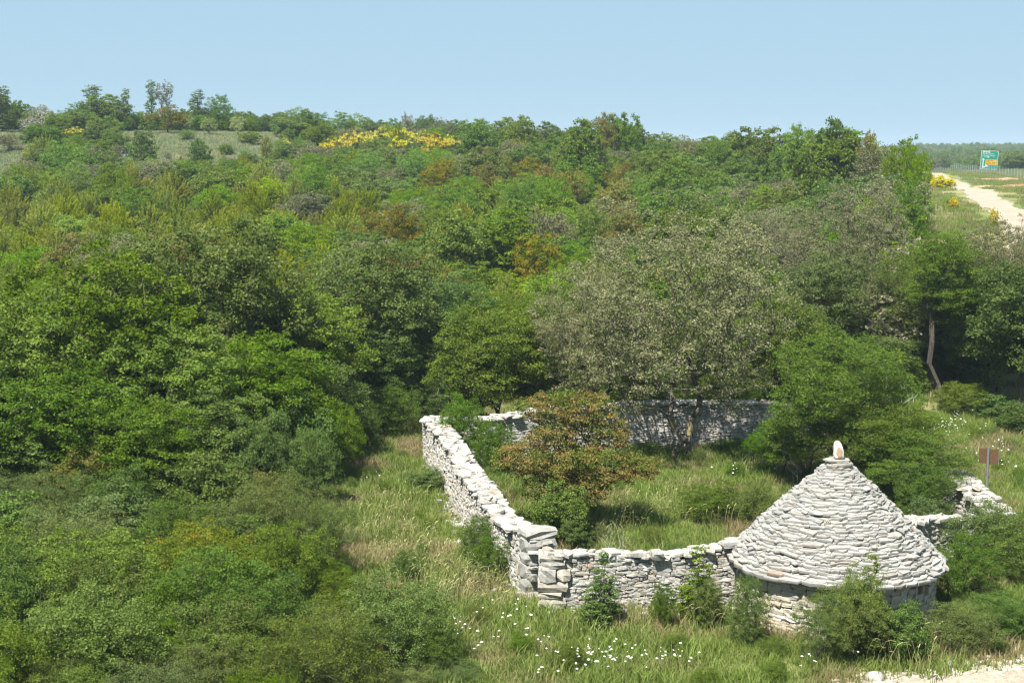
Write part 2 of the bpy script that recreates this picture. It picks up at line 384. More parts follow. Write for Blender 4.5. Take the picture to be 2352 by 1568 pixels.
# ---- dry stone walls
def dry_wall(path, hfun, thick, label, group, mat, sl=(.11, .32), sh=(.06, .115), name='dry_stone_wall', big_ends=(False, False), seed=1, n_parts=300, cap_big=.0, batter=.05, base=-.25):
    r = np.random.default_rng(seed)
    path = np.array(path, float)
    # smooth the path
    seg = np.linalg.norm(np.diff(path, axis=0), axis=1); s = np.concatenate([[0], np.cumsum(seg)]); L = s[-1]
    def pt(q):
        return np.array([np.interp(q, s, path[:, 0]), np.interp(q, s, path[:, 1])])
    def tangent(q):
        d = pt(min(q + .5, L)) - pt(max(q - .5, 0)); return d / np.linalg.norm(d)
    org = np.array([*pt(L / 2), 0.0]); org[2] = Tz(org[0], org[1])
    root = empty(name, org); tag(root, label, 'wall', group)
    # rubble heart
    N = max(4, int(L / .35)); V = []
    for i in range(N + 1):
        q = L * i / N; p = pt(q); t = tangent(q); nn = np.array([t[1], -t[0]]); h = hfun(q / L); z0 = Tz(*p)
        if i in (0, N): p = p + t * (.14 if i == 0 else -.14)
        for (o_, z_) in ((-thick / 2 + .10, base), (-thick / 2 + .13, h - .10), (thick / 2 - .13, h - .10), (thick / 2 - .10, base)):
            V.append((p[0] + nn[0] * o_ - org[0], p[1] + nn[1] * o_ - org[1], z0 + z_ + r.normal(0, .01) - org[2]))
    Fq = []
    for i in range(N):
        a = i * 4
        for j in range(3): Fq.append((a + j, a + j + 1, a + j + 5, a + j + 4))
    Fq += [(0, 1, 2, 3), (N * 4 + 3, N * 4 + 2, N * 4 + 1, N * 4)]
    link('rubble_core', np_mesh('rubble_core', V, [np.array(Fq)], [S_CORE]), root)
    S = Stones()
    hmax = max(hfun(q) for q in np.linspace(0, 1, 40))
    for side in (-1, 1):
        z = base; c = 0
        ph = r.uniform(0, 6)
        while z < hmax + .1:
            ch = r.uniform(*sh)
            q = r.uniform(-.05, .1)
            while q < L:
                ln = min(max(r.lognormal(math.log((sl[0] + sl[1]) / 2), .38), sl[0]), sl[1] * 1.5)
                qc = q + ln / 2
                wav = .035 * math.sin(qc * 2.1 + ph + c * .3) + .02 * math.sin(qc * 5.3 + c)
                zc = z + ch / 2 + wav
                h = hfun(min(max(qc / L, 0), 1)) + r.normal(0, .03)
                if zc + ch * .3 < h and qc < L:
                    p = pt(min(qc, L)); t = tangent(qc); nn = np.array([t[1], -t[0]]) * side
                    dpt = r.uniform(.2, .32)
                    off = thick / 2 - dpt / 2 - batter * (zc - base) + r.normal(0, .016)
                    t3 = np.array([t[0], t[1], 0]); n3 = np.array([nn[0], nn[1], 0]); u3 = np.array([0, 0, 1.])
                    ax, ay, az = rot_axes(t3, n3, u3, (r.normal(0, .07), r.normal(0, .10), r.normal(0, .08)))
                    kk = 1.0
                    hh = ch * r.uniform(.92, 1.14)
                    if r.random() < .05: kk = 1.25; hh = ch * r.uniform(1.5, 2.0)
                    S.add(int(r.integers(0, 10)), (p[0] + nn[0] * off, p[1] + nn[1] * off, Tz(*p) + zc), ax, ay, az, (ln * 1.03 * kk, dpt, hh), n3, r.random())
                q += ln
            z += ch * .97; c += 1
    # end faces
    for e, (q0, sg) in enumerate(((0, -1), (L, 1))):
        z = base; p0 = pt(q0); t = tangent(q0) * sg; nn = np.array([t[1], -t[0]])
        while z < hfun(0 if e == 0 else 1) - .03:
            big = big_ends[e]
            ch = r.uniform(.28, .42) if big else r.uniform(*sh) * 1.2
            ch = min(ch, max(hfun(0 if e == 0 else 1) - z, .08))
            k = 1 if big and r.random() < .6 else (2 if big else 3)
            w = thick / k
            for a in range(k):
                o_ = -thick / 2 + w * (a + .5)
                n3 = np.array([t[0], t[1], 0]); t3 = np.array([nn[0], nn[1], 0])
                dpt = r.uniform(.5, .75) if big else .3
                ax, ay, az = rot_axes(t3, n3, np.array([0, 0, 1.]), (r.normal(0, .02), r.normal(0, .04), r.normal(0, .03)))
                S.add(int(r.integers(0, 10)), (p0[0] + nn[0] * o_ - t[0] * (dpt / 2 - .06), p0[1] + nn[1] * o_ - t[1] * (dpt / 2 - .06), Tz(*p0) + z + ch / 2), ax, ay, az, (w * (1.1 if big else 1.05), dpt, ch * 1.0), n3, r.random())
            z += ch
    # top stones, laid across
    q = 0
    while q < L:
        ln = r.uniform(.16, .42); qc = q + ln / 2
        if qc > L: break
        h = hfun(qc / L); p = pt(qc); t = tangent(qc); nn = np.array([t[1], -t[0]])
        v = -thick / 2 + .03 + batter * h
        while v < thick / 2 - .06 - batter * h:
            w = r.uniform(.14, .34)
            th = r.uniform(.05, .11) * (1.8 if r.random() < cap_big else 1)
            ax, ay, az = rot_axes(np.array([t[0], t[1], 0]), np.array([nn[0], nn[1], 0]), np.array([0, 0, 1.]), (r.normal(0, .13), r.normal(0, .4), r.normal(0, .13)))
            oo = v + w / 2
            S.add(int(r.integers(0, 20)), (p[0] + nn[0] * oo, p[1] + nn[1] * oo, Tz(*p) + h - .05 + th / 2 + r.uniform(-.03, .04)), ax, ay, az, (ln * 1.05, w * 1.1, th), (0, 0, 1.), r.random())
            v += w * .92
        q += ln * .9
    S.build(root, org, 'stone', mat, n_parts, 'stones')
    return root

FARL = ground_hit(975, 1062)
lw = [FARL] + [ground_hit(u, v) for u, v in ((1000, 1098), (1050, 1185), (1100, 1255), (1165, 1330))] + [ground_hit(1212, 1372)]
lw = [(p[0] + .35, p[1] + .15) for p in lw]

dry_wall(lw, lambda f: np.interp(f, [0, .45, .7, .8, .92, 1], [1.72, 1.65, 1.55, 1.30, 1.5, 1.75]), .85, 'long pale dry stone wall running from the far corner to the big end block', 'dry stone walls of the enclosure', S_WALL, seed=3, big_ends=(False, True))
fx0 = lw[-1][0] + .05; fy0 = lw[-1][1] - 1.0
HUT = np.array([8.36, 36.1])
fw = [(fx0, fy0), (2.6, fy0 + .05), (4.3, fy0 + .25), (HUT[0] - 2.45, fy0 + .6)]
dry_wall(fw, lambda f: np.interp(f, [0, .5, .75, 1], [1.42, 1.40, 1.42, 1.62]), .62, 'low pale dry stone wall between the corner block and the round stone hut', 'dry stone walls of the enclosure', S_WALL, seed=5, cap_big=.22, sl=(.09, .26), sh=(.055, .11))
bwp = [(FARL[0] + .5, FARL[1] + .2), (at(1130, 54.2)), (at(1250, 55)), (at(1450, 55.9)), (at(1620, 56.2)), (at(1800, 56.4)), (at(1900, 56.0))]
dry_wall(bwp, lambda f: np.interp(f, [0, .3, .5, .8, 1], [1.65, 1.68, 1.78, 1.85, 1.6]), .8, 'shaded back wall of the enclosure, dry stone, behind the grey oak trunk', 'dry stone walls of the enclosure', S_WALL, seed=8)
rw = [at(2172, 46.5), at(2200, 46.0), at(2250, 44.6), at(2300, 43.4)]
dry_wall(rw, lambda f: np.interp(f, [0, .3, .7, 1], [1.15, 1.05, .75, .55]), 1.0, 'broken end of dry stone wall below the brown sign board', 'dry stone walls of the enclosure', S_WALL, seed=11, cap_big=.3)
rw2 = [(HUT[0] + 1.9, HUT[1] + 2.6), at(2110, 40.5), at(2175, 41.5), at(2215, 42)]
dry_wall(rw2, lambda f: np.interp(f, [0, .5, 1], [1.45, 1.15, .9]), .7, 'low dry stone wall joining the right side of the round hut', 'dry stone walls of the enclosure', S_WALL, seed=12)

# ---- corner pier of large blocks (front wall end)
pier = empty('stone_pier', (fx0, fy0, Tz(fx0, fy0))); tag(pier, 'pier of big grey limestone blocks at the corner of the front wall', 'stone pier')
zz = -.25; rp = np.random.default_rng(4)
blocks = [(.60, .28), (.70, .30), (.62, .14), (.78, .27), (.46, .34), (.72, .20), (.64, .16)]
bz = -.25
SP_ = Stones()
for k, (wd, ht) in enumerate(blocks):
    ax, ay, az = rot_axes(np.array([1., 0, 0]), np.array([0, -1., 0]), np.array([0, 0, 1.]), (rp.normal(0, .02), rp.normal(0, .05), rp.normal(0, .03)))
    SP_.add(int(rp.integers(0, 10)), (fx0 + wd / 2 - .12 + rp.normal(0, .02), fy0 - .02 + rp.normal(0, .02), bz + ht / 2), ax, ay, az, (wd, .74, ht), (0, -1, 0), rp.random())
    if wd < .62:
        SP_.add(int(rp.integers(0, 10)), (fx0 + wd - .12 + .2, fy0 - .04, bz + ht / 2), ax, ay, az, (.38, .66, ht * .9), (0, -1, 0), rp.random())
    bz += ht
SP_.build(pier, (fx0, fy0, Tz(fx0, fy0)), 'block', S_WALL, 300)

# ------------------------------------------------------------------ the round hut
hz = Tz(*HUT)
hut = empty('round_stone_hut', (HUT[0], HUT[1], hz)); tag(hut, 'round dry stone hut with conical stone slab roof and upright finial stone', 'stone hut')
HO = np.array([HUT[0], HUT[1], hz])
EZ, AZ_, RE, RT = 1.27, 3.72, 2.74, .28
def roof_r(f):   # f 0 at the eaves .. 1 at the top
    return RT + (RE - RT) * (1 - f) ** 1.0 + .10 * math.sin(math.pi * f)
roof = link('roof', None, hut); 
# core cone under the slabs
def lathe(prof_, n=48, name='x', mat=None, skip=None):
    V = []; 
    for (r_, z_) in prof_:
        for k in range(n):
            a = 2 * math.pi * k / n; V.append((r_ * math.cos(a), r_ * math.sin(a), z_))
    Fq = []
    for i in range(len(prof_) - 1):
        for k in range(n):
            if skip and (i, k) in skip: continue
            k2 = (k + 1) % n; Fq.append((i * n + k, i * n + k2, (i + 1) * n + k2, (i + 1) * n + k))
    return np_mesh(name, V, [np.array(Fq)], [mat])
bpy.data.objects.remove(roof)
cone = [(roof_r(f) - .17, EZ + (AZ_ - EZ) * f - .02) for f in np.linspace(0, 1, 16)]
roof = link('roof', lathe([(RE - .5, EZ - .02)] + cone + [(.01, AZ_ - .05)], 48, 'roof_core', S_CORE), hut)
S = Stones(); r = np.random.default_rng(21)
f = 0.0; course = 0
zc = EZ
while zc < AZ_ - .02:
    f = (zc - EZ) / (AZ_ - EZ)
    rr = roof_r(f)
    th = r.uniform(.056, .080) if course > 0 else .085
    a = r.uniform(0, 6); a_end = a + 2 * math.pi
    pha = r.uniform(0, 6)
    while a < a_end - .03:
        ln = float(np.clip(r.lognormal(math.log(.30 if f < .75 else .24), .42), .11, .62))
        if course < 2: ln = r.uniform(.32, .6)
        ln = min(ln, rr * .9)
        da = ln / rr
        if a + da > a_end - .03: da = a_end - a; ln = da * rr
        ac = a + da / 2
        sag = .028 * math.sin(ac * 3 + pha * .2) + .018 * math.sin(ac * 7 + pha)
        dep = r.uniform(.30, .44) if f < .9 else .28
        rad = rr - dep / 2 + r.normal(0, .020) + (.02 if course == 0 else 0)
        out = np.array([math.cos(ac), math.sin(ac), 0]); tn = np.array([-math.sin(ac), math.cos(ac), 0]); up = np.array([0, 0, 1.])
        # slabs tip down outwards to shed rain
        tilt = -(.20 + r.normal(0, .04))
        out2 = out * math.cos(tilt) + up * math.sin(tilt); up2 = up * math.cos(tilt) - out * math.sin(tilt)
        ax, ay, az = rot_axes(tn, out2, up2, (r.normal(0, .045), r.normal(0, .13), 0))
        nrm = out * .75 + up * .65
        S.add(10 + int(r.integers(0, 10)), (HUT[0] + out[0] * rad, HUT[1] + out[1] * rad, hz + zc + sag * (1 - f * .5)), ax, ay, az, (ln * 1.10, dep, th * r.uniform(.86, 1.12)), nrm, r.random())
        if r.random() < .16:  # thin chinking stone
            S.add(10 + int(r.integers(0, 10)), (HUT[0] + out[0] * (rad + .04), HUT[1] + out[1] * (rad + .04), hz + zc + th * .6), ax, ay, az, (ln * .6, dep * .9, th * .5), nrm, r.random())
        a += da
    zc += th * .93; course += 1
S.build(roof, HO, 'roof_slab', S_ROOF, 300, 'roof_slabs')
# cap stones and finial
def blob(name, rad, mat, seed, sub=2, jit=.06):
    import bmesh
    bm = bmesh.new(); bmesh.ops.create_icosphere(bm, subdivisions=sub, radius=1)
    rr_ = np.random.default_rng(seed); ph = rr_.uniform(0, 6, 6)
    for v in bm.verts:
        c = v.co.copy(); k = 1 + jit * (math.sin(c.x * 4 + ph[0]) + math.sin(c.y * 5 + ph[1]) + math.sin(c.z * 4 + ph[2])) + rr_.normal(0, jit * .25)
        v.co = Vector((c.x * rad[0] * k, c.y * rad[1] * k, c.z * rad[2] * k))
    for f_ in bm.faces: f_.smooth = True
    me = bpy.data.meshes.new(name); bm.to_mesh(me); bm.free(); me.materials.append(mat); return me
cap = Stones()
for k, (dx, dy, dz, sx, sy, sz, rz) in enumerate(((0, 0, .02, .58, .56, .07, .3), (-.10, -.04, .11, .46, .42, .045, -.2), (.03, -.15, .08, .30, .22, .11, .1), (.18, 0, .08, .26, .34, .08, .2), (0, .1, .12, .40, .34, .05, 0))):
    ca, sa = math.cos(rz), math.sin(rz)
    cap.add(10 + k, (HUT[0] + dx, HUT[1] + dy, hz + AZ_ + dz - .02), (ca, sa, 0), (-sa, ca, 0), (0, 0, 1), (sx, sy, sz), (0, -1, 0), .3 * k)
cap.build(roof, HO, 'cap_stone', S_ROOF, 20)
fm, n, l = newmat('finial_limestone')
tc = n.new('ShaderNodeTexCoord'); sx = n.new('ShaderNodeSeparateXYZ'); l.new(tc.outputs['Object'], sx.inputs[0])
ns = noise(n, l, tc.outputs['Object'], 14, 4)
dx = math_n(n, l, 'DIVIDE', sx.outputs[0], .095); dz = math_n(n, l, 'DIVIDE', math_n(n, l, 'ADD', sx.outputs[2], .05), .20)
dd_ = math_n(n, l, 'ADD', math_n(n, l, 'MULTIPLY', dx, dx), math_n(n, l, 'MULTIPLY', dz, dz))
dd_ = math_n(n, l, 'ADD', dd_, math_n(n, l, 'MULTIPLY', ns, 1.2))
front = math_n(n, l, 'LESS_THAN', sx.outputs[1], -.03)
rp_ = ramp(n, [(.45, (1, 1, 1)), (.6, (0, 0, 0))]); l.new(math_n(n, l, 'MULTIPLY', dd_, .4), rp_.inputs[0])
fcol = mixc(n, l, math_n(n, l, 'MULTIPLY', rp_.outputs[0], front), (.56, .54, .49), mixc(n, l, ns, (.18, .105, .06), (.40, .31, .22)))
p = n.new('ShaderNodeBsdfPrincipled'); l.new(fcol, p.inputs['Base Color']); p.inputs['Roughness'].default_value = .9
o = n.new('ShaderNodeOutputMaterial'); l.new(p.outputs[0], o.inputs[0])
fmesh = blob('finial_stone', (.122, .11, .25), fm, 5, 3, .05)
for v in fmesh.vertices:
    q = v.co.z / .25; w_ = math.hypot(v.co.x, v.co.y)
    f_ = (max(0, 1 - abs(q) ** 3.2) ** .5) / max(.05, math.sqrt(max(.0025, 1 - min(1, q * q)))) if q > 0 else min(2.2, 1 / max(.05, math.sqrt(max(.0025, 1 - min(1, q * q)))))
    v.co.x *= f_ * (1 - .12 * max(q, 0)); v.co.y *= f_; v.co.x += -.03 * max(q, 0)
    if q < -.85: v.co.z = -.85 * .25
fin = link('finial_stone', fmesh, hut, (0, -.02, AZ_ + .34), 0); fin.rotation_euler = (0, R(-4), 0)
# wall
WR = 2.50
NSEG = 72
win_a = -R(47)
kw = int(((win_a % (2 * math.pi)) / (2 * math.pi)) * NSEG)
rows = [-.4, 0, .3, .6, .80, 1.06, 1.2, 1.3]
skip = {(4, kw)}
wall = link('wall', lathe([(WR - .13, z_) for z_ in rows], NSEG, 'wall_core', S_CORE, skip), hut)
S = Stones(); r = np.random.default_rng(31)
wz = -.3; wc = 0
aw0, aw1 = 2 * math.pi * kw / NSEG, 2 * math.pi * (kw + 1) / NSEG
while wz < EZ + .02:
    ch = r.uniform(.10, .19)
    a = r.uniform(0, 1); ae = a + 2 * math.pi
    while a < ae - .02:
        ln = float(np.clip(r.lognormal(math.log(.27), .35), .14, .5)); da = min(ln / WR, ae - a); ac = (a + da / 2)
        zc = wz + ch / 2 + .03 * math.sin(ac * 5 + wc)
        am = ac % (2 * math.pi)
        inwin = (am + da / 2 > aw0 + .005 and am - da / 2 < aw1 - .005 and zc + ch / 2 > .84 and zc - ch / 2 < 1.04)
        if not inwin:
            out = np.array([math.cos(ac), math.sin(ac), 0]); tn = np.array([-math.sin(ac), math.cos(ac), 0]); up = np.array([0, 0, 1.])
            dep = r.uniform(.24, .34)
            ax, ay, az = rot_axes(tn, out, up, (r.normal(0, .06), r.normal(0, .08), r.normal(0, .06)))
            rad = WR - dep / 2 + r.normal(0, .018) + .03 * (1 - zc)
            S.add(int(r.integers(0, 10)), (HUT[0] + out[0] * rad, HUT[1] + out[1] * rad, hz + zc), ax, ay, az, (da * WR * 1.02, dep, ch * r.uniform(.9, 1.1)), out, r.random())
        a += da
    wz += ch * .97; wc += 1
S.build(wall, HO, 'wall_stone', S_CREAM, 300, 'wall_stones')
# window frame stones
WN = Stones(); am = (aw0 + aw1) / 2
out = np.array([math.cos(am), math.sin(am), 0]); tn = np.array([-math.sin(am), math.cos(am), 0])
for (dt, z_, sx_, sz_) in ((-.16, .93, .10, .24), (.16, .93, .10, .24), (0, 1.10, .44, .10), (0, .79, .42, .08)):
    rad = WR - .10
    WN.add(2, (HUT[0] + out[0] * rad + tn[0] * dt, HUT[1] + out[1] * rad + tn[1] * dt, hz + z_), tn, out, (0, 0, 1), (sx_, .24, sz_), out, .95)
WN.build(wall, HO, 'window_surround_stone', S_CREAM, 10)

# ------------------------------------------------------------------ plants
def unit(v): return v / (np.linalg.norm(v, axis=-1, keepdims=True) + 1e-9)
def build_leaves(r, centers, radii, n_per, L, W, plume=False, outc=None, up=.5, flat=.75, shell=.45, young_thr=None, twig_axis=None):
    """leaf quads in tufts around centers"""
    nc = len(centers); k = np.repeat(np.arange(nc), n_per); n = len(k)
    d = unit(r.normal(0, 1, (n, 3)))
    rad = r.random(n) ** shell
    d[:, 2] = np.where(d[:, 2] < -.25, -d[:, 2] * .6, d[:, 2])
    R_ = radii[k][:, None]
    axis = twig_axis[k] if twig_axis is not None else None
    if plume:
        s = r.random(n)[:, None]
        P = centers[k] + axis * R_ * (s * 2.4 - .7) + unit(r.normal(0, 1, (n, 3))) * R_ * .38 * (1.15 - s) * r.random((n, 1)) ** .5
        la = unit(axis * .9 + r.normal(0, .45, (n, 3)))
        nrm = unit(np.cross(la, r.normal(0, 1, (n, 3))))
        tint = np.clip(.15 + .75 * s[:, 0] + r.normal(0, .12, n), 0, 1)
    else:
        P = centers[k] + d * R_ * rad[:, None] * np.array([1, 1, flat])
        nrm = unit(d * .45 + np.array([0, 0, up]) + r.normal(0, .55, (n, 3)))
        la = unit(np.cross(nrm, r.normal(0, 1, (n, 3))))
        ct = r.random(nc)
        tint = np.clip(.45 * ct[k] + .55 * r.random(n), 0, 1)
        tint = np.where(r.random(n) < .04, 1.0, tint)
    wa = np.cross(nrm, la)
    s_ = r.uniform(.7, 1.25, (n, 1))
    Lh = la * L * s_ * .5; Wh = wa * W * s_ * .5
    V = np.stack([P - Lh, P + Wh - Lh * .1 + nrm * L * .08, P + Lh, P - Wh - Lh * .1 + nrm * L * .08], 1).reshape(-1, 3)
    Fq = np.arange(n * 4).reshape(-1, 4)
    return V, Fq, tint, k, d, rad, P
def skeleton(r, trunk, centers, reach=.9):
    nodes = [np.array(t, float) for t in trunk]; par = [-1] + list(range(len(trunk) - 1)); plen = [0.0]
    for i in range(1, len(trunk)): plen.append(plen[-1] + np.linalg.norm(nodes[i] - nodes[i - 1]))
    top = nodes[-1]
    order = np.argsort(np.linalg.norm(centers - top, axis=1))
    first = max(1, int(len(trunk) * .45))
    arr = np.array(nodes)
    for c in order:
        q = centers[c]
        dist = np.linalg.norm(arr - q, axis=1) + np.maximum(arr[:, 2] - q[2] + .1, 0) * .7 + np.array(plen) * .12
        dist[:first] += 50
        j = int(np.argmin(dist)); a = arr[j]
        seg = np.linalg.norm(q - a); m = 1 if seg < .6 else (2 if seg < 1.6 else 4)
        pi_ = j
        for s in range(1, m + 1):
            t = s / m
            p = a * (1 - t) + q * t
            if s < m: p = p + r.normal(0, .06, 3) * seg + np.array([0, 0, .12 * seg * math.sin(math.pi * t)])
            nodes.append(p); par.append(pi_); plen.append(plen[pi_] + np.linalg.norm(p - nodes[pi_])); pi_ = len(nodes) - 1
        arr = np.array(nodes)
    return arr, np.array(par)
def tubes(nodes, par, tip=.012, k=.55, trunk_r=None, sides=5):
    n = len(nodes); w = np.ones(n)
    for i in range(n - 1, 0, -1):
        w[par[i]] += w[i]
    rad = tip * w ** k
    if trunk_r: rad = rad * 1.0; rad *= trunk_r / rad[0]; rad = np.maximum(rad, tip * .7)
    i = np.arange(1, n); a = nodes[par[i]]; b = nodes[i]
    d = unit(b - a); ref = np.where(np.abs(d[:, 2:3]) > .9, np.array([[1., 0, 0]]), np.array([[0, 0, 1.]]))
    e1 = unit(np.cross(d, ref)); e2 = np.cross(d, e1)
    V = []; ang = np.arange(sides) * 2 * math.pi / sides
    ra = np.minimum(rad[par[i]], rad[i] * 1.5); rb = rad[i]
    ca = np.cos(ang)[None, :, None]; sa = np.sin(ang)[None, :, None]
    A = a[:, None, :] + (e1[:, None, :] * ca + e2[:, None, :] * sa) * ra[:, None, None]
    B = b[:, None, :] + (e1[:, None, :] * ca + e2[:, None, :] * sa) * rb[:, None, None]
    V = np.concatenate([A, B], 1)
    m = n - 1; base = (np.arange(m) * 2 * sides)[:, None]; s = np.arange(sides)[None, :]; s2 = (s + 1) % sides
    Fq = np.stack([base + s, base + s2, base + sides + s2, base + sides + s], -1).reshape(-1, 4)
    return V.reshape(-1, 3), Fq
def sample_lobes(r, lobes, n, mind, lo=.5, zmin=.1):
    lobes = np.array(lobes, float); vol = np.prod(lobes[:, 3:], axis=1) ** .67; pr = vol / vol.sum()
    out = []
    tries = 0
    pts = np.zeros((0, 3))
    while len(pts) < n and tries < 60:
        k = r.choice(len(lobes), 400, p=pr); d = unit(r.normal(0, 1, (400, 3))); rr = lo + (1 - lo) * r.random((400, 1)) ** .6
        P = lobes[k, :3] + d * rr * lobes[k, 3:]
        P = P[P[:, 2] > zmin]
        for q in P:
            if len(pts) == 0 or np.min(np.sum((pts - q) ** 2, 1)) > mind * mind: pts = np.vstack([pts, q])
            if len(pts) >= n: break
        tries += 1
    return pts
def crown_lobes(r, h, w, nl, base, lr=(.30, .46), top_bias=0.):
    """lobes of a crown height h, width w whose lowest foliage is at base*h"""
    L = []
    zc = h * (base + 1) / 2; rz = h * (1 - base) / 2; rx = w / 2
    L.append((0, 0, zc, rx * .55, rx * .55, rz * .7))
    for k in range(nl):
        a = 2.39996 * k + r.uniform(-.4, .4); e = -0.75 + 1.7 * ((k + .5) / nl) + r.uniform(-.1, .1)
        e = np.clip(e, -.85, .97); c = math.sqrt(max(0, 1 - e * e))
        lr_ = r.uniform(*lr); s = 1 - lr_ * .95
        L.append((math.cos(a) * c * rx * s, math.sin(a) * c * rx * s, zc + e * rz * s, rx * lr_, rx * lr_, min(rx * lr_ * 1.0, rz * .6)))
    return L
PROTO = {}
def make_plant(key, seed, h, w, lobes, ncl, clr, npl, L, W, mat, bark=BARK, trunk_h=.35, trunk_r=.13, stems=1, lean=(0, 0), mind=None, lo=.5, plume=False, young=None, up=.32, flat=.92, merged=False, sides=5, tipr=.010, zmin=.1, shell=.45, bare=0.0):
    r = np.random.default_rng(seed)
    C = sample_lobes(r, lobes, ncl, mind or clr * .75, lo, zmin)
    nb = int(len(C) * (1 - bare))
    rad = clr * r.uniform(.7, 1.25, len(C))
    ctr = np.array([0, 0, h * .35]); ax = unit(unit(C - ctr) * 1.0 + np.array([0, 0, .65]) + r.normal(0, .18, C.shape))
    sel = r.permutation(len(C))[:nb]
    V, Fq, tint, k, d, rr, P = build_leaves(r, C[sel], rad[sel], npl, L, W, plume, up=up, flat=flat, twig_axis=ax[sel], shell=shell)
    attrs = {'tint': tint}
    if young:   # (height above which, chance): new growth on the outside, upward side of tufts
        hh = P[:, 2] / h
        cy_ = r.random(len(sel))[k]
        y = (d[:, 2] * rr > young[2]) & (hh > young[0]) & (cy_ < young[1])
        attrs['young'] = (y & (r.random(len(y)) < .8)).astype(float)
    # trunks
    TV, TF, off = [], [], 0
    per = np.array_split(np.argsort(np.arctan2(C[:, 1], C[:, 0])), stems)
    for s in range(stems):
        a = 2 * math.pi * s / max(stems, 1) + .5; sp = w * .10 * (stems > 1)
        tb = np.array([math.cos(a) * sp * .3, math.sin(a) * sp * .3, -.15]); tt = np.array([math.cos(a) * sp + lean[0], math.sin(a) * sp + lean[1], h * trunk_h])
        npt = 6; tr = [tb * (1 - q) + tt * q + np.array([*(r.normal(0, .02, 2) * h * .5 * (0 < q < 1)), 0]) for q in np.linspace(0, 1, npt)]
        nd, pr = skeleton(r, tr, C[per[s]])
        v, f_ = tubes(nd, pr, tipr, .5, trunk_r / math.sqrt(stems), sides)
        TV.append(v); TF.append(f_ + off); off += len(v)
    TV = np.concatenate(TV); TF = np.concatenate(TF)
    if merged:
        me = np_mesh(key, np.concatenate([V, TV]), [np.concatenate([Fq, TF + len(V)])], [mat, bark], np.concatenate([np.zeros(len(Fq)), np.ones(len(TF))]),
                     attrs={a: np.concatenate([b, np.zeros(len(TF))]) for a, b in attrs.items()})
        PROTO.setdefault(key, []).append(dict(h=h, w=w, mesh=me, merged=True))
    else:
        cm = np_mesh(key + '_foliage', V, [Fq], [mat], attrs=attrs)
        tm = np_mesh(key + '_trunk', TV, [TF], [bark])
        PROTO.setdefault(key, []).append(dict(h=h, w=w, crown=cm, trunk=tm, merged=False))
R0 = np.random.default_rng(55)
# near and middle distance trees
for s in range(3):
    make_plant('oak', 300 + s, 9, 8.2, crown_lobes(R0, 9, 8.2, 15, .10), 560, .46, 85, .135, .095, LM['oak'], trunk_r=.2, stems=2, tipr=.012)
for s in range(2):
    make_plant('blueoak', 320 + s, 8.5, 7.6, crown_lobes(R0, 8.5, 7.6, 13, .10), 480, .44, 80, .125, .085, LM['blueoak'], trunk_r=.18, tipr=.012)
for s in range(2):
    make_plant('greyoak', 340 + s, 10, 9.0, crown_lobes(R0, 10, 9.0, 18, .10, lr=(.26, .40)), 900, .36, 54, .088, .062, LM['greyoak'], BARKG, trunk_r=.17, trunk_h=.24, mind=.30, lo=.35, tipr=.014, sides=6, lean=(-.3, 0), stems=2)
for s in range(2):
    make_plant('ash', 360 + s, 7, 5.0, crown_lobes(R0, 7, 5.0, 12, .10, lr=(.3, .5)), 460, .36, 92, .085, .04, LM['ash2'], trunk_r=.10, stems=2, tipr=.008, lo=.4)
make_plant('tallash', 371, 9, 3.4, crown_lobes(R0, 9, 3.4, 13, .32, lr=(.35, .5)), 330, .32, 85, .085, .04, LM['ash2'], trunk_r=.105, lean=(-.9, 0), trunk_h=.55, lo=.3)
TL = [(0, 0, 3.7, .8, .7, .62), (-1.0, .1, 3.75, .55, .5, .4), (.6, .2, 3.6, .7, .6, .55), (.9, 0, 2.9, .85, .7, .5), (-.6, -.1, 3.0, .8, .7, .5), (-1.4, -.2, 2.2, .9, .8, .5), (-.3, -.5, 2.25, 1.0, .8, .5), (1.1, -.4, 2.0, 1.0, .8, .5), (1.9, -.1, 1.9, .7, .7, .4), (.2, -.5, 1.3, .9, .7, .5), (-.9, -.3, 1.35, .6, .6, .5), (0, .2, 1.2, .7, .6, .7), (-1.8, 0, 2.1, .5, .5, .35)]
make_plant('terebinth', 381, 4.5, 4.9, TL, 430, .27, 84, .085, .04, LM['tere'], trunk_r=.12, stems=3, young=(.22, .66, 0.05), tipr=.008, lo=.35)
make_plant('darktree', 391, 8, 5, crown_lobes(R0, 8, 5, 10, .10), 330, .42, 80, .12, .09, LM['dark'], trunk_r=.14)
# near bushes
for s in range(3):
    make_plant('bush', 400 + s, 2.4, 3.4, crown_lobes(R0, 2.4, 3.4, 11, .02, lr=(.3, .46)), 330, .22, 70, .058, .036, LM['bush'], trunk_h=.12, trunk_r=.05, stems=3, zmin=.02, tipr=.004, lo=.4)
for s in range(2):
    make_plant('greybush', 410 + s, 2.4, 3.6, crown_lobes(R0, 2.4, 3.6, 11, .02, lr=(.3, .46)), 380, .20, 62, .050, .026, LM['greybush'], trunk_h=.12, trunk_r=.05, stems=3, zmin=.02, tipr=.004, lo=.4)
for s in range(2):
    make_plant('brightbush', 420 + s, 2.2, 3.2, crown_lobes(R0, 2.2, 3.2, 11, .02, lr=(.3, .46)), 330, .21, 62, .055, .034, LM['brightbush'], trunk_h=.12, trunk_r=.05, stems=3, zmin=.02, tipr=.004, lo=.4)
make_plant('leafybush', 431, 2.2, 2.6, crown_lobes(R0, 2.2, 2.6, 9, .02), 230, .21, 62, .075, .05, LM['blueoak'], trunk_h=.12, trunk_r=.05, stems=3, zmin=.02, tipr=.004)
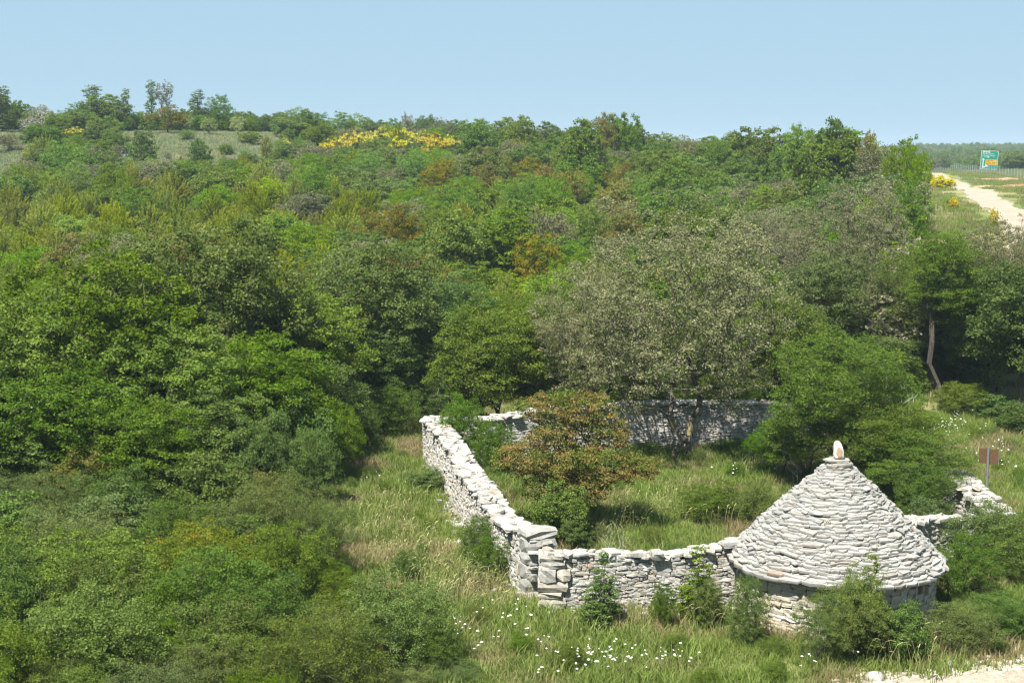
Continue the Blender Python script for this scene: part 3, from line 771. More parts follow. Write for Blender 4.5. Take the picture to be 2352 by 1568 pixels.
make_plant('redbush', 436, 2.4, 3.4, crown_lobes(R0, 2.4, 3.4, 11, .02, lr=(.3, .46)), 300, .22, 70, .07, .035, LM['rusty'], trunk_h=.12, trunk_r=.05, stems=3, zmin=.02, tipr=.004, lo=.4, young=(.4, .12, .2))
make_plant('sapling', 441, 2.2, .8, [(0, 0, 1.9, .13, .13, .3), (0, 0, 1.4, .25, .25, .35), (.05, 0, .9, .36, .34, .35), (0, 0, .4, .4, .36, .3)], 80, .12, 42, .075, .03, LM['bush'], trunk_h=.75, trunk_r=.022, zmin=.1, tipr=.004)
make_plant('bareshrub', 446, 1.6, 1.6, [(0, 0, 1.0, .8, .7, .6)], 70, .16, 2, .05, .03, LM['greybush'], BARKD, trunk_h=.2, trunk_r=.03, stems=3, tipr=.006)
# hillside plants, smaller on screen
for s in range(4):
    make_plant('hilloak', 500 + s, 5.5, 5.4, crown_lobes(R0, 5.5, 5.4, 11, .03), 210, .40, 42, .19, .13, LM['oak'], merged=True, sides=4, trunk_r=.11)
for s in range(3):
    make_plant('hillblue', 510 + s, 5.5, 5.2, crown_lobes(R0, 5.5, 5.2, 10, .03), 200, .40, 42, .18, .12, LM['blueoak'], merged=True, sides=4, trunk_r=.11)
for s in range(3):
    make_plant('hillash', 520 + s, 5, 5, crown_lobes(R0, 5, 5, 10, .03, lr=(.34, .5)), 230, .34, 44, .15, .07, LM['ash'], merged=True, sides=4, trunk_r=.09)
for s in range(2):
    make_plant('hilllime', 530 + s, 4, 4, crown_lobes(R0, 4, 4, 9, .03), 150, .34, 42, .15, .08, LM['lime'], merged=True, sides=4, trunk_r=.08)
for s in range(3):
    make_plant('hillgrey', 540 + s, 5.5, 5, crown_lobes(R0, 5.5, 5, 10, .06), 240, .34, 22, .15, .10, LM['greyoak'], BARKG, merged=True, sides=4, trunk_r=.12, lo=.35, tipr=.016)
for s in range(3):
    make_plant('hillrusty', 550 + s, 4.8, 4.4, crown_lobes(R0, 4.8, 4.4, 10, .03), 200, .34, 36, .15, .09, LM['rusty'], merged=True, sides=4, trunk_r=.08, young=(.3, .55, .1))
def junlobes(r, h, w):
    L = []
    for k in range(9):
        a = r.uniform(0, 6.28); q = r.uniform(0, 1) ** .7; x, y = math.cos(a) * q * w * .36, math.sin(a) * q * w * .36
        hh = h * (1 - .45 * q) * r.uniform(.8, 1.0)
        L.append((x, y, hh * .55, w * .15, w * .15, hh * .42))
    return L
for s in range(5):
    make_plant('juniper', 560 + s, 4.0, 4.0, junlobes(R0, 4.0, 4.0), 230, .32, 76, .125, .045, LM['juniper'], merged=True, sides=4, trunk_r=.06, tipr=.005, plume=True, lo=.3, zmin=.2, mind=.22, trunk_h=.2)
make_plant('junipercolumn', 570, 3.2, 1.7, [(0, 0, 1.6, .62, .62, 1.45), (.1, 0, .9, .75, .75, .85)], 150, .22, 48, .12, .04, LM['juniper'], merged=True, sides=4, trunk_r=.06, plume=True, lo=.5, mind=.15)
for s in range(2):
    make_plant('broom', 580 + s, 2.2, 3.2, crown_lobes(R0, 2.2, 3.2, 9, .02), 150, .26, 55, .15, .06, LM['broom'], merged=True, sides=4, trunk_r=.04, young=(.15, .95, -.1), zmin=.05)
make_plant('broomsparse', 590, 2.4, 3.2, crown_lobes(R0, 2.4, 3.2, 9, .02), 150, .26, 50, .15, .06, LM['broom'], merged=True, sides=4, trunk_r=.04, young=(.66, .85, .0), zmin=.05)
make_plant('olivebush', 595, 3, 2.8, crown_lobes(R0, 3, 2.8, 8, .03), 130, .28, 45, .13, .045, LM['olive'], BARKG, merged=True, sides=4, trunk_r=.07)
for s in range(2):
    make_plant('slender', 600 + s, 8, 3.0, [(0, 0, 6.6, .8, .8, 1.3), (.35, 0, 5.3, .9, .9, 1.3), (-.3, .1, 4.0, .8, .8, 1.1), (.2, 0, 2.6, .9, .9, 1.2), (0, 0, 1.2, 1.0, 1.0, 1.0)], 210, .28, 32, .14, .09, LM['hill'] if 'hill' in LM else LM['blueoak'], BARKG, merged=True, sides=4, trunk_r=.10, trunk_h=.7, lo=.35)
make_plant('airy', 606, 8, 4.2, [(0, 0, 6.2, 1.7, 1.6, 1.7), (.2, 0, 4.6, 1.3, 1.2, 1.2), (-.2, .1, 3.2, .8, .8, 1.0)], 230, .24, 20, .13, .08, LM['greyoak'], BARKG, merged=True, sides=4, trunk_r=.11, trunk_h=.35, lo=.2, tipr=.016)
make_plant('baretree', 610, 6, 4.6, crown_lobes(R0, 6, 4.6, 10, .25), 260, .2, 1, .1, .06, LM['greyoak'], BARKD, merged=True, sides=4, trunk_r=.10, trunk_h=.4, lo=.2, tipr=.022)

# kinds: category, name, look
KIND = {
 'oak': ('oak_tree', 'tree', 'broad mid green oak'), 'blueoak': ('oak_tree', 'tree', 'dark blue green oak'), 'greyoak': ('oak_tree', 'tree', 'thinly leaved grey brown oak'),
 'ash': ('ash_tree', 'tree', 'fine leaved bright green tree'), 'tallash': ('ash_tree', 'tree', 'tall bright green tree on a bare leaning trunk'),
 'terebinth': ('terebinth_tree', 'small tree', 'small tree with rust orange new leaves'), 'darktree': ('ivy_covered_tree', 'tree', 'dark ivy covered tree'),
 'bush': ('bush', 'bush', 'mid green bush'), 'greybush': ('bush', 'bush', 'small leaved grey green bush'), 'brightbush': ('bush', 'bush', 'bright yellow green bush'),
 'redbush': ('bush', 'bush', 'green bush with reddish tufts'), 'leafybush': ('bush', 'bush', 'large leaved blue green bush'), 'sapling': ('sapling', 'sapling', 'slim upright green sapling'), 'bareshrub': ('dry_shrub', 'shrub', 'bare twiggy shrub'),
 'hilloak': ('oak_tree', 'tree', 'mid green oak'), 'hillblue': ('oak_tree', 'tree', 'dark blue green oak'), 'hillash': ('ash_tree', 'tree', 'soft bright green tree'),
 'hilllime': ('young_tree', 'tree', 'light yellow green tree'), 'hillgrey': ('oak_tree', 'tree', 'grey sparse oak'), 'hillrusty': ('rusty_tree', 'tree', 'rusty brown tinged tree'),
 'juniper': ('juniper', 'juniper', 'olive yellow feathery juniper'), 'junipercolumn': ('juniper', 'juniper', 'small upright juniper'),
 'broom': ('broom_bush', 'broom bush', 'bright yellow flowering broom'), 'broomsparse': ('broom_bush', 'broom bush', 'green broom tipped with yellow flowers'),
 'olivebush': ('olive_tree', 'olive tree', 'small silvery olive tree'), 'slender': ('slender_tree', 'tree', 'slender upright tree'), 'airy': ('slender_tree', 'tree', 'airy open crowned tree'), 'baretree': ('bare_tree', 'tree', 'leafless grey tree'),
}
PLACED = []
cnt_k = {}
def plant(key, u, D, vtop=None, w=None, h=None, label=None, group=None, rz=None, z_sink=0.0, flex=1.0):
    x, y = at(u, D); z = Tz(x, y) - z_sink
    if vtop is not None: h = max(.4, z_at_v(D, vtop) - z)
    prs = PROTO[key]; c = cnt_k.get(key, 0); cnt_k[key] = c + 1
    pr = prs[c % len(prs)]
    w = w if w is not None else h * pr['w'] / pr['h'] * flex
    s = (w / pr['w'], w / pr['w'], h / pr['h']); rz = rng.uniform(0, 6.28) if rz is None else rz
    nm, cat, look = KIND[key]
    if pr['merged']:
        o = link(nm, pr['mesh'], None, (x, y, z), rz, s)
    else:
        o = empty(nm, (x, y, z), rz); o.scale = s
        link('foliage', pr['crown'], o); link('trunk' if cat in ('tree', 'small tree', 'sapling') else 'stems', pr['trunk'], o)
    tag(o, None, cat, group)
    tu, tv = project(x, y, z + h)
    PLACED.append(dict(o=o, key=key, u=u, D=D, v=tv, label=label, h=h, look=look, cat=cat))
    return o

GL, GB, GH = 'trees of the wood beside the enclosure', 'bushes in the foreground scrub', 'trees and junipers of the wooded hillside'
HERO = [
 ('oak', 480, 56, 478, 8.6), ('oak', 225, 51, 558, 8.2), ('oak', 20, 48, 640, 7.2), ('blueoak', 850, 63, 525, 7.6), ('oak', 680, 57, 640, 6.6), ('blueoak', 1005, 66, 600, 6.0),
 ('oak', 395, 49, 735, 6.4), ('oak', 120, 45.5, 815, 6.2), ('oak', 590, 51, 760, 6.2), ('blueoak', 845, 61, 720, 5.0), ('oak', 715, 53.5, 800, 4.6), ('oak', 310, 45, 900, 5.0),
 ('oak', -70, 44, 850, 5.6), ('oak', 500, 47.5, 885, 4.9), ('greyoak', 290, 60, 515, 6.5),
]
HL = ['big green oak whose crown rises highest in the left wood', 'wide oak at the left with dark limbs showing through', 'green oak cut off by the left edge of the picture', 'dark blue green oak with pale catkins left of the enclosure',
      'green oak between the two tallest crowns of left wood', 'blue green oak just left of the yellowish hollow', 'full green oak low in the middle of left wood', 'low spreading oak near the left edge above the scrub',
      'green oak with deep shade under it, left of the grass strip', 'blue green oak above the grass strip, nearest the wall corner', 'rounded oak where wood meets the grassy strip', 'foremost oak of the left wood above the dark hollow',
      'oak at the lower left border of the wood', 'low oak at the front of the wood beside the scrub', 'thin greyish oak crown between two green oaks at left']
for (k, u, D, vt, w), lb in zip(HERO, HL): plant(k, u, D, vt, w, label=lb, group=GL)
MID = [
 ('greyoak', 1560, 53.5, 448, 8.8, 'large grey brown oak with gnarled limbs inside the enclosure'),
 ('ash', 1475, 57.6, 850, 3.2, 'light green growth under the left limbs of the grey oak'),
 ('oak', 1660, 57.8, 845, 3.4, 'green growth under the right limbs of the grey oak'),
 ('greyoak', 1375, 57.8, 590, 6.6, 'smaller grey oak left of the largest one, behind the wall'),
 ('oak', 1125, 57.6, 695, 5.4, 'green tree just outside the far left corner of the enclosure'),
 ('ash', 1275, 58, 790, 3.8, 'green tree behind the back wall, above the rusty tree'),
 ('ash', 1150, 66, 640, 5.4, 'soft green tree behind the enclosure corner tree'),
 ('ash', 1010, 63, 770, 3.6, 'narrow green tree at the edge of grass strip by wall corner'),
 ('terebinth', 1318, 43.5, 885, 5.2, 'rust orange and green terebinth inside the enclosure'),
 ('ash', 1925, 48.5, 732, 5.5, 'bright fine leaved tree rising behind the hut roof'),
 ('ash', 2010, 47.6, 885, 4.4, 'lower right half of the fine leaved growth behind the hut'),
 ('ash', 1850, 49.6, 900, 3.2, 'lower left growth beside the fine leaved tree'),
 ('ash', 2095, 46.3, 965, 4.2, 'green bushy tree to the right behind the hut roof'),
 ('ash', 1790, 50.5, 955, 2.6, 'thin small tree left of hut finial against the back wall'),
 ('ash', 2215, 68, 560, 4.6, 'bright green tree behind the leaning trunk'),
 ('tallash', 2165, 64, 488, 3.9, 'tall tree with leaning bare trunk at right'),
 ('greyoak', 1935, 76, 398, 7.8, 'pale grey green oak crown right of the large grey oak'),
 ('blueoak', 1900, 70, 560, 6.0, 'dark blue green oak under the pale grey crown'),
 ('greyoak', 1745, 84, 470, 6.8, 'grey oak behind the right limbs of the largest oak'),
 ('greyoak', 2050, 69, 610, 4.4, 'thin grey tree with bare twigs left of the tall leaning trunk'),
 ('oak', 1795, 62, 660, 4.6, 'green oak between the grey oak and the bright fine leaved tree'),
 ('greyoak', 2345, 71, 492, 5.2, 'second grey twiggy crown against the road, at right edge'),
 ('greyoak', 2285, 66, 478, 6.2, 'grey twiggy tree top against the pale gravel road'),
 ('darktree', 2345, 61, 560, 4.8, 'dark ivy covered tree at the right edge'),
 ('blueoak', 2240, 70, 640, 4.4, 'shaded oak between the leaning trunk and the ivy tree'),
 ('darktree', 2130, 72, 700, 5.0, 'dark tree in deep shade behind the leaning trunk'),
 ('darktree', 2260, 67, 780, 4.4, 'dark low tree filling the shade at the right'),
 ('darktree', 2040, 66, 760, 4.0, 'dark small tree behind the bright fine leaved tree'),
 ('oak', 1470, 68, 690, 5.2, 'green oak seen through the limbs of the grey oak'),
 ('oak', 1650, 66, 720, 5.4, 'green oak behind the right half of the grey oak'),
 ('oak', 1330, 69, 640, 5.4, 'green oak behind the smaller grey oak'),
 ('blueoak', 935, 67, 735, 4.8, 'blue green tree closing the gap above the grass strip'),
 ('ash', 2095, 68, 540, 4.6, 'bright green tree left of the leaning trunk'),
 ('oak', 2275, 65, 610, 4.8, 'green oak filling the gap right of leaning trunk'),
 ('bush', 2215, 62.5, 880, 3.0, 'green bush in shade right of the leaning trunk'),
 ('leafybush', 2290, 61.5, 905, 2.6, 'leafy bush between leaning trunk and right edge'),
 ('bush', 2060, 62.0, 890, 2.8, 'green bush left of the leaning trunk'),
 ('leafybush', 2345, 58.5, 925, 2.4, 'blue green leafy bush at right edge beside white flowers'),
]
for k, u, D, vt, w, lb in MID: plant(k, u, D, vt, w, label=lb, group=GL if k != 'terebinth' and k != 'leafybush' else None, rz=(0.0 if k in ('terebinth', 'tallash') else None))
BUSH = [
 ('leafybush', 480, 43.0, 1035, 3.2, 'pale leafy bush in front of the dark hollow'),
 ('leafybush', 265, 41.0, 1110, 2.8, 'upright pale leafy bush left of the dark hollow'),
 ('redbush', 180, 43.5, 1030, 3.4, 'green bush with small reddish tufts at far left'),
 ('bush', 700, 46.5, 985, 2.6, 'bush with loose twigs where the grass strip starts'),
 ('bush', 600, 46.5, 950, 3.2, 'green bush at the foot of the left wood'),
 ('bush', 770, 50.5, 925, 2.4, 'bush at the upper end of the grass strip'),
 ('brightbush', 900, 58.5, 893, 2.8, 'bush at the top of the grass strip'),
 ('brightbush', 965, 61, 872, 2.8, 'bush behind the far left corner of the wall'),
 ('leafybush', 690, 49.5, 905, 3.0, 'leafy bush against the foot of left wood'),
 ('bush', 840, 55.5, 922, 1.6, 'low bush where the grass strip bends'),
 ('greybush', 785, 56.0, 880, 2.8, 'grey green bush beyond the grass strip'),
 ('greybush', 735, 38.6, 1130, 2.5, 'dark grey bush standing out into the grass strip'),
 ('greybush', 640, 39.6, 1090, 3.2, 'grey green bush left of the one standing out into the grass'),
 ('bush', 905, 31.6, 1330, 3.0, 'round dark green bush beside the white flowers'),
 ('brightbush', 1010, 31.2, 1430, 1.3, 'small bright bush just below the first white flowers'),
 ('brightbush', 500, 31.0, 1385, 3.2, 'brightest yellow green bush at the bottom left centre'),
 ('brightbush', 90, 30.6, 1425, 3.0, 'bright green bush in the bottom left corner'),
 ('leafybush', 985, 48.5, 1075, 1.5, 'large leaved bush against the far end of long wall'),
 ('bush', 1105, 40.5, 1185, 1.4, 'small bush against the middle of the long wall'),
 ('bush', 1130, 38.6, 1235, 1.3, 'small bush against the near end of the long wall'),
 ('leafybush', 1290, 42.0, 1105, 1.9, 'green leafy bush under the rusty terebinth'),
 ('leafybush', 1325, 41.3, 1185, 1.1, 'low leafy bush behind the front wall, below terebinth'),
 ('greybush', 1500, 41.5, 1205, .9, 'small shaded bush behind the middle of the front wall'),
 ('bush', 1635, 45.0, 1110, 2.7, 'green bush in the enclosure left of the hut roof'),
 ('brightbush', 1745, 44.0, 1112, 2.0, 'bright bush touching the left slope of the hut roof'),
 ('bush', 1060, 52.0, 905, 1.9, 'leafy bush hanging over the far wall corner'),
 ('bush', 1135, 51.0, 965, 1.8, 'bush growing inside the far wall corner'),
 ('bush', 1480, 55.0, 1030, 1.6, 'low bush at the foot of back wall, left of oak trunk'),
 ('bush', 1700, 55.0, 1010, 2.0, 'low bush at the foot of back wall, right of oak trunk'),
 ('greybush', 1962, 32.1, 1305, 1.9, 'blue green bush in front of the hut wall'),
 ('sapling', 1995, 32.3, 1272, .9, 'sapling tip rising out of the bush before the hut'),
 ('leafybush', 1965, 32.6, 1335, 1.7, 'dense heart of the growth in front of the hut'),
 ('greybush', 1880, 32.0, 1365, 1.4, 'low left part of growth in front of the hut'),
 ('leafybush', 2075, 32.3, 1385, 1.4, 'low right part of the growth under the hut window'),
 ('brightbush', 1715, 33.2, 1330, 1.15, 'bright green bush at the left foot of the hut'),
 ('sapling', 1605, 35.0, 1255, 1.1, 'tall sapling before the join of wall and hut'),
 ('bush', 1620, 34.6, 1330, 1.0, 'bush at the foot of the tall sapling by the hut'),
 ('bush', 1522, 34.6, 1340, .75, 'small dark bush before the front wall'),
 ('sapling', 1385, 34.6, 1268, .9, 'sapling in front of the middle of the front wall'),
 ('sapling', 1360, 34.3, 1340, .8, 'small sapling near the corner pier'),
 ('bush', 2290, 39.5, 1160, 3.1, 'large green bush right of the hut'),
 ('brightbush', 2380, 38.0, 1185, 2.6, 'bright bush at the right edge below the sign'),
 ('bush', 2225, 36.6, 1230, 2.0, 'green bush against the right side of the hut'),
 ('brightbush', 2210, 33.0, 1395, 2.2, 'low bramble patch right of hut at bottom'),
 ('bush', 2330, 34.0, 1370, 2.6, 'low green scrub at the right edge above the track'),
 ('bush', 2120, 44.0, 1070, 2.0, 'dark bush behind the right slope of the roof'),
 ('leafybush', 2120, 42.0, 1140, 1.4, 'leafy bush touching the right slope of the roof'),
 ('bush', 2120, 59.5, 945, 2.4, 'green bush at the foot of the leaning trunk'),
 ('bush', 2010, 57.5, 990, 2.4, 'bush between the fine leaved tree and the white flowers'),
 ('bareshrub', 1410, 39.0, 1195, .8, 'bare twiggy shrub behind the front wall'),
 ('bareshrub', 1830, 49.5, 1000, 1.6, 'bare twiggy shrub left of the hut finial'),
 ('bareshrub', 1040, 61, 880, 2.2, 'bare brush pile where grass strip meets the wood'),
 ('bareshrub', 2050, 52, 830, 1.8, 'tangle of dead twigs right of the fine leaved tree'),
 ('greybush', 905, 30.3, 1530, 2.0, 'low grey herb clump at the bottom edge'),
 ('greybush', 1040, 30.6, 1545, 1.5, 'low grey herb clump right of the bottom bushes'),
 ('bush', 1310, 31.5, 1475, .8, 'small weed clump among the white flowers'),
 ('bush', 935, 38.0, 1265, 1.0, 'small weed clump in the middle of the grass strip'),
]
for k, u, D, vt, w, lb in BUSH: plant(k, u, D, vt, w, label=lb, group=GB)

# mounds of scrub that fill the lower left, each its own bush
v_ = 1065; row_ = 0
while v_ < 1540:
    edge_u = float(np.interp(v_, [1050, 1100, 1200, 1300, 1400, 1500, 1560], [640, 700, 770, 800, 880, 760, 620]))
    u = -70 + rng.uniform(0, 60)
    while u < edge_u:
        hh = rng.uniform(1.7, 2.7) if v_ < 1400 else rng.uniform(1.2, 2.0); vt = v_ + rng.uniform(-18, 18)
        D = (CAM_H - hh) / math.tan(PITCH + math.atan((vt - V0) / F)); w = hh * rng.uniform(1.25, 1.6)
        hw = w / 2 / (D + 1) * F
        if u + hw * .8 < edge_u + 20 and not (150 < u < 420 and 1080 < vt < 1135):
            if vt > 1330 and (380 < u < 640 or u < 160): ks, ps = ['brightbush', 'bush', 'greybush'], [.5, .35, .15]
            elif vt < 1230: ks, ps = ['greybush', 'bush', 'leafybush', 'redbush'], [.50, .3, .15, .05]
            else: ks, ps = ['greybush', 'bush', 'brightbush'], [.42, .36, .22]
            plant(str(rng.choice(ks, p=ps)), u, D, None, w, hh, group=GB); PLACED[-1]['row'] = 'SCRUB%d' % row_
        u += hw * 2 * rng.uniform(.62, .85)
    v_ += 52; row_ += 1
# ---- skyline and the wooded slope
SKY_ENV = [(-150, 215), (0, 205), (60, 222), (110, 240), (150, 232), (215, 218), (270, 248), (330, 250), (400, 250), (430, 240), (540, 248), (580, 250), (640, 238), (700, 240), (780, 246), (870, 262), (1000, 268), (1080, 266), (1180, 264), (1300, 276), (1380, 260), (1475, 268), (1500, 300), (1560, 288), (1650, 286), (1750, 284), (1800, 305), (1820, 280), (1920, 268), (1990, 292), (2010, 312), (2060, 308), (2115, 325), (2135, 345), (2145, 380), (2160, 470), (2600, 500)]
def env(u): return float(np.interp(u, [p[0] for p in SKY_ENV], [p[1] for p in SKY_ENV]))
def dsky(u): return float(np.interp(u, [0, 1000, 1500, 1700, 1850, 2000, 2120], [208, 205, 185, 160, 140, 125, 112]))
EXPL = [
 ('slender', 215, 208, 192, 5.0, 'dark ragged tree rising highest at the left skyline'), ('hilloak', 240, 206, 215, 8.0, 'dark bushy tree beside the ragged one on skyline'),
 ('slender', 291, 207, 201, 2.6, 'slim dark tree alone on the skyline at left'), ('slender', 350, 209, 180, 2.7, 'left one of two tall thin trees on the skyline'),
 ('airy', 380, 209, 182, 3.6, 'right, open crowned one of two tall thin trees on skyline'), ('slender', 456, 206, 203, 3.6, 'left tree of the pair right of the tall thin trees'),
 ('hillash', 503, 206, 212, 4.6, 'right tree of the pair right of the tall thin trees'), ('slender', 6, 200, 195, 4.5, 'dark tree top at the left edge of skyline'),
 ('baretree', 100, 190, 245, 4.8, 'grey leafless tree near the left skyline'), ('baretree', 68, 188, 262, 3.4, 'smaller grey leafless tree at the left'),
 ('hillrusty', 385, 196, 240, 6.2, 'round rusty topped tree under the two tall thin trees'), ('olivebush', 480, 192, 268, 2.4, 'silvery olive tree in front of the skyline pair'),
 ('olivebush', 430, 196, 264, 2.0, 'left silvery olive tree by the meadow'), ('olivebush', 546, 194, 264, 2.2, 'right silvery olive tree by the meadow'), ('olivebush', 115, 186, 290, 2.8, 'silvery bush in front of the leafless tree'),
 ('junipercolumn', 612, 176, 307, 1.7, 'small dark upright juniper alone in the meadow'), ('hilloak', 335, 166, 290, 3.6, 'small dark tree standing in front of the meadow'),
 ('hillblue', 462, 160, 312, 3.2, 'soft bluish tree before the middle of meadow'), ('hillash', 165, 152, 312, 6.6, 'round green tree topped with yellow flowers at left'),
 ('hilloak', 225, 178, 282, 4.0, 'green tree behind the yellow flowers at left'), ('hillash', 265, 176, 290, 3.6, 'light green tree left of the meadow'),
 ('hillgrey', 935, 200, 252, 2.4, 'small thin tree on the middle skyline'), ('hillgrey', 1015, 198, 262, 4, 'pale tree on the middle skyline'), ('hillblue', 980, 200, 256, 3.0, 'dark small tree on the middle skyline'),
 ('hilloak', 1190, 180, 262, 5.5, 'dark green tree on the skyline right of the broom'), ('hillrusty', 1390, 172, 254, 3.8, 'reddish brown pine like tree on the skyline'),
 ('hilloak', 1440, 172, 257, 4.2, 'dark tree right of the reddish one on the skyline'), ('hilloak', 1345, 150, 275, 6.0, 'large round green tree below the reddish one'),
 ('hillash', 1835, 138, 275, 3.6, 'feathery tree on the skyline right of the gap'), ('hilloak', 1925, 134, 262, 5.0, 'highest green tree of the right skyline'),
 ('hillrusty', 1985, 132, 286, 2.8, 'reddish brown tree on the right skyline'), ('hillash', 2075, 108, 302, 4.2, 'bright green tree at the end of skyline beside the road'),
 ('hillash', 2100, 104, 335, 2.6, 'lower right part tree beside the road end of the wood'), ('hillash', 2075, 92, 395, 3.4, 'green tree under the bright one beside the road'),
 ('hilloak', 2330, 352, 344, 11, 'dark round tree behind the fence right of the road sign'), ('hilloak', 2365, 345, 352, 10, 'dark tree at right edge behind the fence'), ('hillblue', 2300, 370, 350, 9, 'distant tree just right of the green road sign'),
 ('broom', 2165, 185, 405, 3.4, 'yellow broom bush beside the pale gravel road'), ('broom', 2143, 190, 404, 2.6, 'smaller yellow broom touching the roadside tree'),
 ('broom', 2190, 122, 455, .9, 'tiny yellow broom on the roadside slope'), ('broom', 2283, 104, 479, .7, 'yellow broom at the road edge by the twiggy tree'), ('hilllime', 2182, 125, 448, 1.2, 'little yellow green bush on the roadside slope'),
]
EXPL += [('hillash', 300, 176, 326, 2.4, 'small green shrub at the left end of the meadow'), ('hillgrey', 262, 172, 330, 2.6, 'greyish shrub left of the white boulders'), ('hillgrey', 385, 174, 345, 1.6, 'low greyish shrub in the meadow middle'), ('hilloak', 520, 178, 330, 2.2, 'low shrub in the meadow right of the bluish tree'), ('hilloak', 575, 186, 300, 3.4, 'green shrub behind the lone juniper'), ('hillash', 645, 176, 318, 2.8, 'green shrub right of the lone juniper'), ('hillrusty', 560, 168, 355, 1.8, 'reddish low shrub below the lone juniper'), ('hillash', 430, 188, 296, 2.8, 'green shrub at the back of the meadow'), ('hillgrey', 20, 178, 300, 4.0, 'grey green shrub at the far left meadow')]
for k, u, D, vt, w, lb in EXPL: plant(k, u, D, vt, w, label=lb, group=GH if 'broom' not in k else 'yellow broom bushes')
BRO = [(755, 318, 2.6), (800, 306, 2.8), (835, 304, 2.8), (870, 290, 2.8), (905, 294, 3.2), (935, 292, 2.8), (955, 305, 3.0), (915, 312, 2.6), (985, 306, 2.6), (1010, 314, 2.6), (1060, 312, 2.6), (1035, 308, 2.2), (1000, 300, 2.4), (890, 286, 2.4), (820, 300, 2.4), (775, 312, 2.2), (970, 298, 2.4), (790, 314, 2.4), (985, 322, 2.0), (1075, 322, 1.6), (850, 300, 2.4)]
for i, (u, v, w) in enumerate(BRO): plant('broomsparse', u, 193 - (v - 290) * .5, v + 2, w * 1.15, group='yellow broom bushes')
for u, v, w in ((155, 296, 1.6), (175, 292, 2.0), (192, 299, 1.4)): plant('broomsparse', u, 186, v, w * 1.3, group='yellow broom bushes')
for u, v, w in ((1825, 365, 2.2), (1845, 372, 1.8), (1900, 360, 1.6), (1895, 372, 1.6), (660, 318, 1.6)): plant('broomsparse', u, 138 if u > 1000 else 180, v, w * 1.2, group='yellow broom bushes')
u = -90
while u < 2040:   # the skyline row
    D = dsky(u) + rng.uniform(-6, 8)
    vt = env(u) + abs(rng.normal(0, 9)) + 2
    k = rng.choice(['hilloak', 'hillblue', 'hillash', 'hillgrey', 'hillrusty'], p=[.50, .2, .16, .09, .05])
    plant(k, u, D, vt, None, group=GH, flex=rng.uniform(.85, 1.15))
    PLACED[-1]['row'] = 'on the skyline'
    u += rng.uniform(24, 42) if u < 720 else rng.uniform(34, 56)
u = -100
while u < 2030:
    D = dsky(u) + rng.uniform(9, 14); plant(rng.choice(['hilloak', 'hillblue', 'hillash']), u, D, env(u) + rng.uniform(24, 40), 6.5, group=GH); PLACED[-1]['row'] = 'behind the skyline'
    u += rng.uniform(60, 75)
def in_meadow(u, v):
    if -80 < u < 55 and 300 < v < 412: return True
    if 262 < u < 655 and 300 < v < 372: return True
    if 420 < u < 560 and 286 < v < 312: return True
    return False
def choose(u, v):
    r = rng.random()
    if 640 < v and 1040 < u < 1330: opts = [('hilllime', .55), ('hillash', .45)]
    elif v > 560 and 1100 < u < 1400: opts = [('hilllime', .35), ('hillash', .35), ('hillrusty', .1), ('juniper', .2)]
    elif v > 540 and u < 120: opts = [('hilllime', .4), ('hillash', .35), ('juniper', .25)]
    elif v > 375 and u < 700: opts = [('juniper', .76), ('hillash', .10), ('hilllime', .05), ('hillrusty', .04), ('hilloak', .05)]
    elif v > 420 and u < 1250: opts = [('juniper', .50), ('hillash', .14), ('hillrusty', .13), ('hilloak', .13), ('hilllime', .04), ('hillgrey', .06)]
    elif 330 < v and 1000 < u < 1520: opts = [('hillrusty', .26), ('hillash', .24), ('hilloak', .27), ('hillgrey', .11), ('juniper', .12)]
    elif u > 1500 and v > 400: opts = [('hillgrey', .32), ('hilloak', .30), ('hillash', .22), ('hillblue', .12), ('hillrusty', .04)]
    elif u > 1500: opts = [('hilloak', .42), ('hillblue', .22), ('hillash', .2), ('hillgrey', .16)]
    else: opts = [('hilloak', .36), ('hillash', .26), ('hillgrey', .12), ('juniper', .12), ('hillblue', .1), ('hillrusty', .04)]
    a = 0
    for k, p in opts:
        a += p
        if r < a: return k
    return opts[0][0]
D = 70.0
